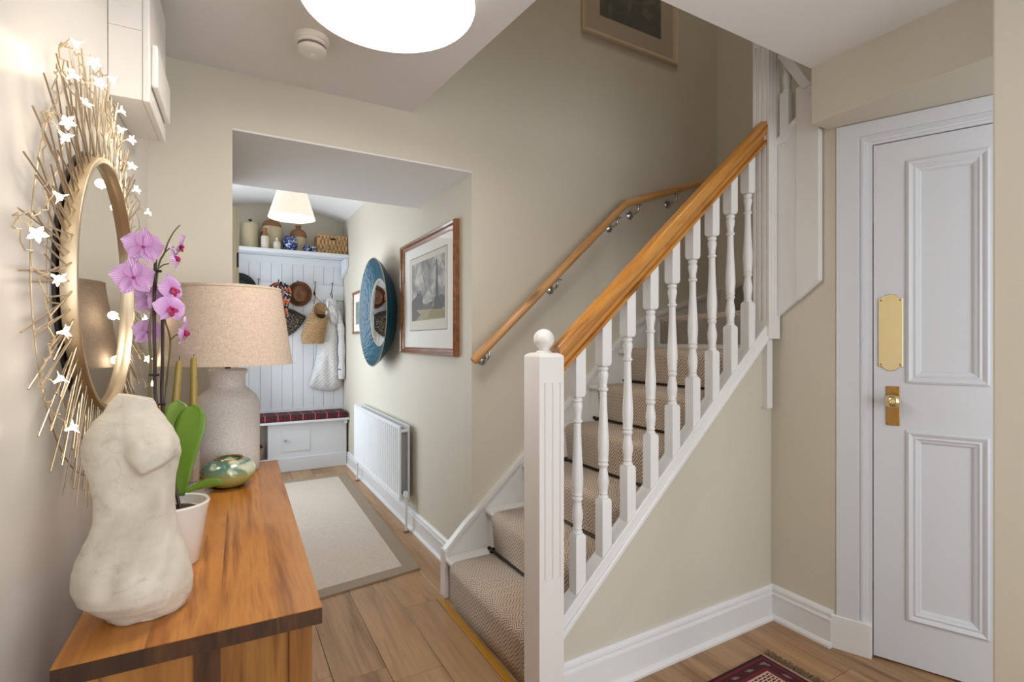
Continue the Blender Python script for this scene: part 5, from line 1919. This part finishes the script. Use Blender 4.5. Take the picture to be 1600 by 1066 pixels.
def ribbon(pts, width, waves=2.0, amp=0.008):
    pp = curve_pts(pts, 10)
    bm = B()
    cols = 9
    g = []
    for i, p in enumerate(pp):
        d = (pp[min(i + 1, len(pp) - 1)] - pp[max(i - 1, 0)]).normalized()
        s = Vector((0, -1, 0)).cross(d).normalized()
        tt = i / (len(pp) - 1)
        w = width * (0.45 + 0.55 * min(1, tt * 3))
        row = []
        for j in range(cols):
            q = j / (cols - 1) - 0.5
            row.append(bm.verts.new(p + s * (w * q) + Vector((0, -amp * math.cos(q * 2 * PI * waves + tt * 2), 0))))
        g.append(row)
    for i in range(len(g) - 1):
        for j in range(cols - 1):
            bm.faces.new([g[i][j], g[i][j + 1], g[i + 1][j + 1], g[i + 1][j]])
    o = obj('fold', bm, SCARF, sf, smooth=True, angle=80)
    md = o.modifiers.new('thick', 'SOLIDIFY')
    md.thickness = 0.003
    return o


yy = YE - 0.098
ribbon([(0.462, yy, 1.815), (0.425, yy - 0.01, 1.785), (0.385, yy - 0.015, 1.72), (0.392, yy - 0.012, 1.64), (0.425, yy - 0.02, 1.56)], 0.070)
ribbon([(0.462, yy - 0.008, 1.818), (0.450, yy - 0.02, 1.76), (0.452, yy - 0.025, 1.66), (0.462, yy - 0.025, 1.56)], 0.085, 1.5)
ribbon([(0.468, yy - 0.014, 1.818), (0.520, yy - 0.03, 1.785), (0.542, yy - 0.035, 1.71), (0.515, yy - 0.035, 1.62), (0.510, yy - 0.036, 1.53), (0.545, yy - 0.03, 1.455)], 0.068)

# seagrass bag
bg = thing('seagrass_bag', 'woven seagrass shopper hanging from a peg by its strap', 'bag', (0.78, 5.46, 1.22))


def bag_ring(cx, cz, a, b_, tilt):
    return [(cx + a * math.cos(t), YE - 0.150 - b_ * math.sin(t), cz - tilt * math.sin(t) * b_ / 0.06) for t in [2 * PI * k / 32 for k in range(32)]]


bm = B()
rings = [bag_ring(0.770, 1.222, 0.085, 0.050, 0.0), bag_ring(0.768, 1.228, 0.104, 0.062, 0.004), bag_ring(0.772, 1.32, 0.113, 0.070, 0.006), bag_ring(0.800, 1.42, 0.105, 0.066, 0.02), bag_ring(0.826, 1.50, 0.088, 0.060, 0.050), bag_ring(0.846, 1.560, 0.068, 0.054, 0.095)]
loft(bm, rings, cap=False)
bm.faces.new([v for v in bm.verts][:32][::-1])
bo = obj('body', bm, SEAG, bg, smooth=True, angle=60)
md = bo.modifiers.new('thick', 'SOLIDIFY')
md.thickness = 0.005
md.offset = -1
obj('lining', prism(B(), [(0.78, 1.33), (0.84, 1.33), (0.885, 1.52), (0.80, 1.52)], 'y', YE - 0.160, YE - 0.130), paint('bag_inside_brown', c(58, 38, 24), 0.95), bg)
obj('strap', tube(B(), curve_pts([(0.786, YE - 0.105, 1.62), (0.796, YE - 0.088, 1.69), (0.802, YE - 0.084, 1.712), (0.810, YE - 0.086, 1.69), (0.850, YE - 0.100, 1.65)], 6), 0.005, 8), SEAG, bg, smooth=True)


# quilted jacket
def mk_quilt():
    t = NT('white_quilted_cotton')
    s = t.n('ShaderNodeSeparateXYZ')
    t.l(t.coord('Object'), s.inputs[0])
    a = t.math('PINGPONG', t.math('ADD', s.outputs[0], s.outputs[2]), 0.02)
    b = t.math('PINGPONG', t.math('SUBTRACT', s.outputs[0], s.outputs[2]), 0.02)
    k = t.math('MINIMUM', a, b)
    n = t.noise(t.coord('Object'), 22, 3)
    t.base(t.mix(n, c(204, 203, 204), c(224, 223, 224)))
    t.set(Roughness=0.85)
    t.bump(t.math('ADD', t.math('MULTIPLY', k, 45.0), n), 0.6, 0.008)
    return t.m


QUILT = mk_quilt()
jk = thing('quilted_jacket', 'white quilted hooded jacket hanging in the corner of the boot room', 'jacket', (0.95, 5.47, 0.74))
obj('body', pillow(smooth_loop([(0.885, 1.56), (0.945, 1.60), (1.01, 1.56), (1.035, 1.40), (1.045, 1.15), (1.060, 0.95), (1.062, 0.80), (1.02, 0.745), (0.955, 0.728), (0.880, 0.738), (0.805, 0.758), (0.755, 0.785), (0.765, 0.86), (0.810, 1.05), (0.838, 1.28), (0.855, 1.45)]), YE - 0.030, 0.105, 10, (0.93, 1.15),
                   wob=lambda x, z: 0.016 * math.sin((x - 0.93) * 60 + z * 5) * min(1, max(0.2, (1.5 - z)))), QUILT, jk, smooth=True, angle=70)
obj('sleeve', tube(B(), curve_pts([(1.005, YE - 0.10, 1.55), (1.045, YE - 0.115, 1.38), (1.052, YE - 0.125, 1.10), (1.050, YE - 0.13, 0.86)], 6), [0.034 + 0.004 * math.sin(k * 1.3) for k in range(19)], 14), QUILT, jk, smooth=True, angle=70)
obj('hood', pillow(smooth_loop([(0.905, 1.665), (0.955, 1.690), (1.010, 1.655), (1.035, 1.56), (1.040, 1.46), (0.985, 1.405), (0.915, 1.400), (0.870, 1.425), (0.885, 1.53)]), YE - 0.080, 0.085, 9, (0.955, 1.53), wob=lambda x, z: 0.012 * math.sin((x + z) * 55)), QUILT, jk, smooth=True, angle=70)
for hx0, hx1 in ((0.915, 0.925), (0.985, 1.005)):
    obj('hood_seam', tube(B(), curve_pts([(hx0 + 0.01, YE - 0.150, 1.655), (hx1 - 0.01, YE - 0.172, 1.58), (hx1, YE - 0.172, 1.49), (hx0 + 0.02, YE - 0.150, 1.425)], 6), 0.004, 6), paint('grey_trim_%d' % int(hx0 * 1000), c(132, 128, 126), 0.8), jk, smooth=True)
obj('hanging_loop', tube(B(), curve_pts([(0.945, YE - 0.10, 1.67), (0.960, YE - 0.090, 1.735), (0.966, YE - 0.086, 1.742), (0.973, YE - 0.090, 1.735), (0.985, YE - 0.10, 1.67)], 5), 0.0035, 6), QUILT, jk, smooth=True)
for k in range(2):
    obj('stud', lathe(B(), [(0, 0.003), (0.006, 0.002), (0.007, 0)], 12, M=Matrix.Translation((1.012 + 0.016 * k, YE - 0.163, 0.960)) @ Matrix.Rotation(PI / 2, 4, 'X')), BLACK, jk)

# basket with a red cloth in the cubby
cb = thing('cubby_basket', 'small basket of red cloth in the bench cubby', 'basket', (0.20, 5.40, 0.116))
bm = B()
for k in range(34):
    a = 2 * PI * k / 34
    tube(bm, [(0.215 + 0.095 * math.cos(a), 5.40 + 0.075 * math.sin(a), 0.1165), (0.215 + 0.115 * math.cos(a), 5.40 + 0.090 * math.sin(a), 0.235)], 0.006, 5)
obj('woven_side', bm, mk_wicker('pale_willow', c(150, 128, 104), c(206, 190, 168), 200, 300), cb)
obj('bottom', lathe(B(), [(0, 0.1165), (0.09, 0.1165), (0.09, 0.122), (0, 0.122)], 24, M=Matrix.Translation((0.215, 5.40, 0)) @ Matrix.Scale(0.8, 4, (0, 1, 0))), 'basket_inside', cb)
obj('cloth', lathe(B(), [(0.0, 0.15), (0.10, 0.15), (0.105, 0.235), (0.085, 0.262), (0.05, 0.276), (0.03, 0.270), (0, 0.282)], 24, M=Matrix.Translation((0.215, 5.40, 0)) @ Matrix.Scale(0.8, 4, (0, 1, 0))), paint('red_wool_cloth', c(112, 30, 38), 0.95, 0.3, 30), cb, smooth=True)

# door lining just inside the passage
dl_ = sempty('trim_4', 'cream timber door lining at the left of the boot room opening', 'door frame', (0.05, 3.3, 0))
CREAMD = paint('cream_door_paint', c(200, 188, 160), 0.45, 0.03, 6)
obj('lining', box(B(), 0.0, 0.058, 3.171, 3.30, 0.0, 1.985), CREAMD, dl_, bevel=0.003)
obj('stop', box(B(), 0.058, 0.070, 3.21, 3.30, 0.0, 1.985), CREAMD, dl_, bevel=0.003)
for z in (1.70, 1.0, 0.25):
    obj('hinge', tube(B(), [(0.064, 3.205, z - 0.04), (0.064, 3.205, z + 0.04)], 0.005, 10), BLACK, dl_)
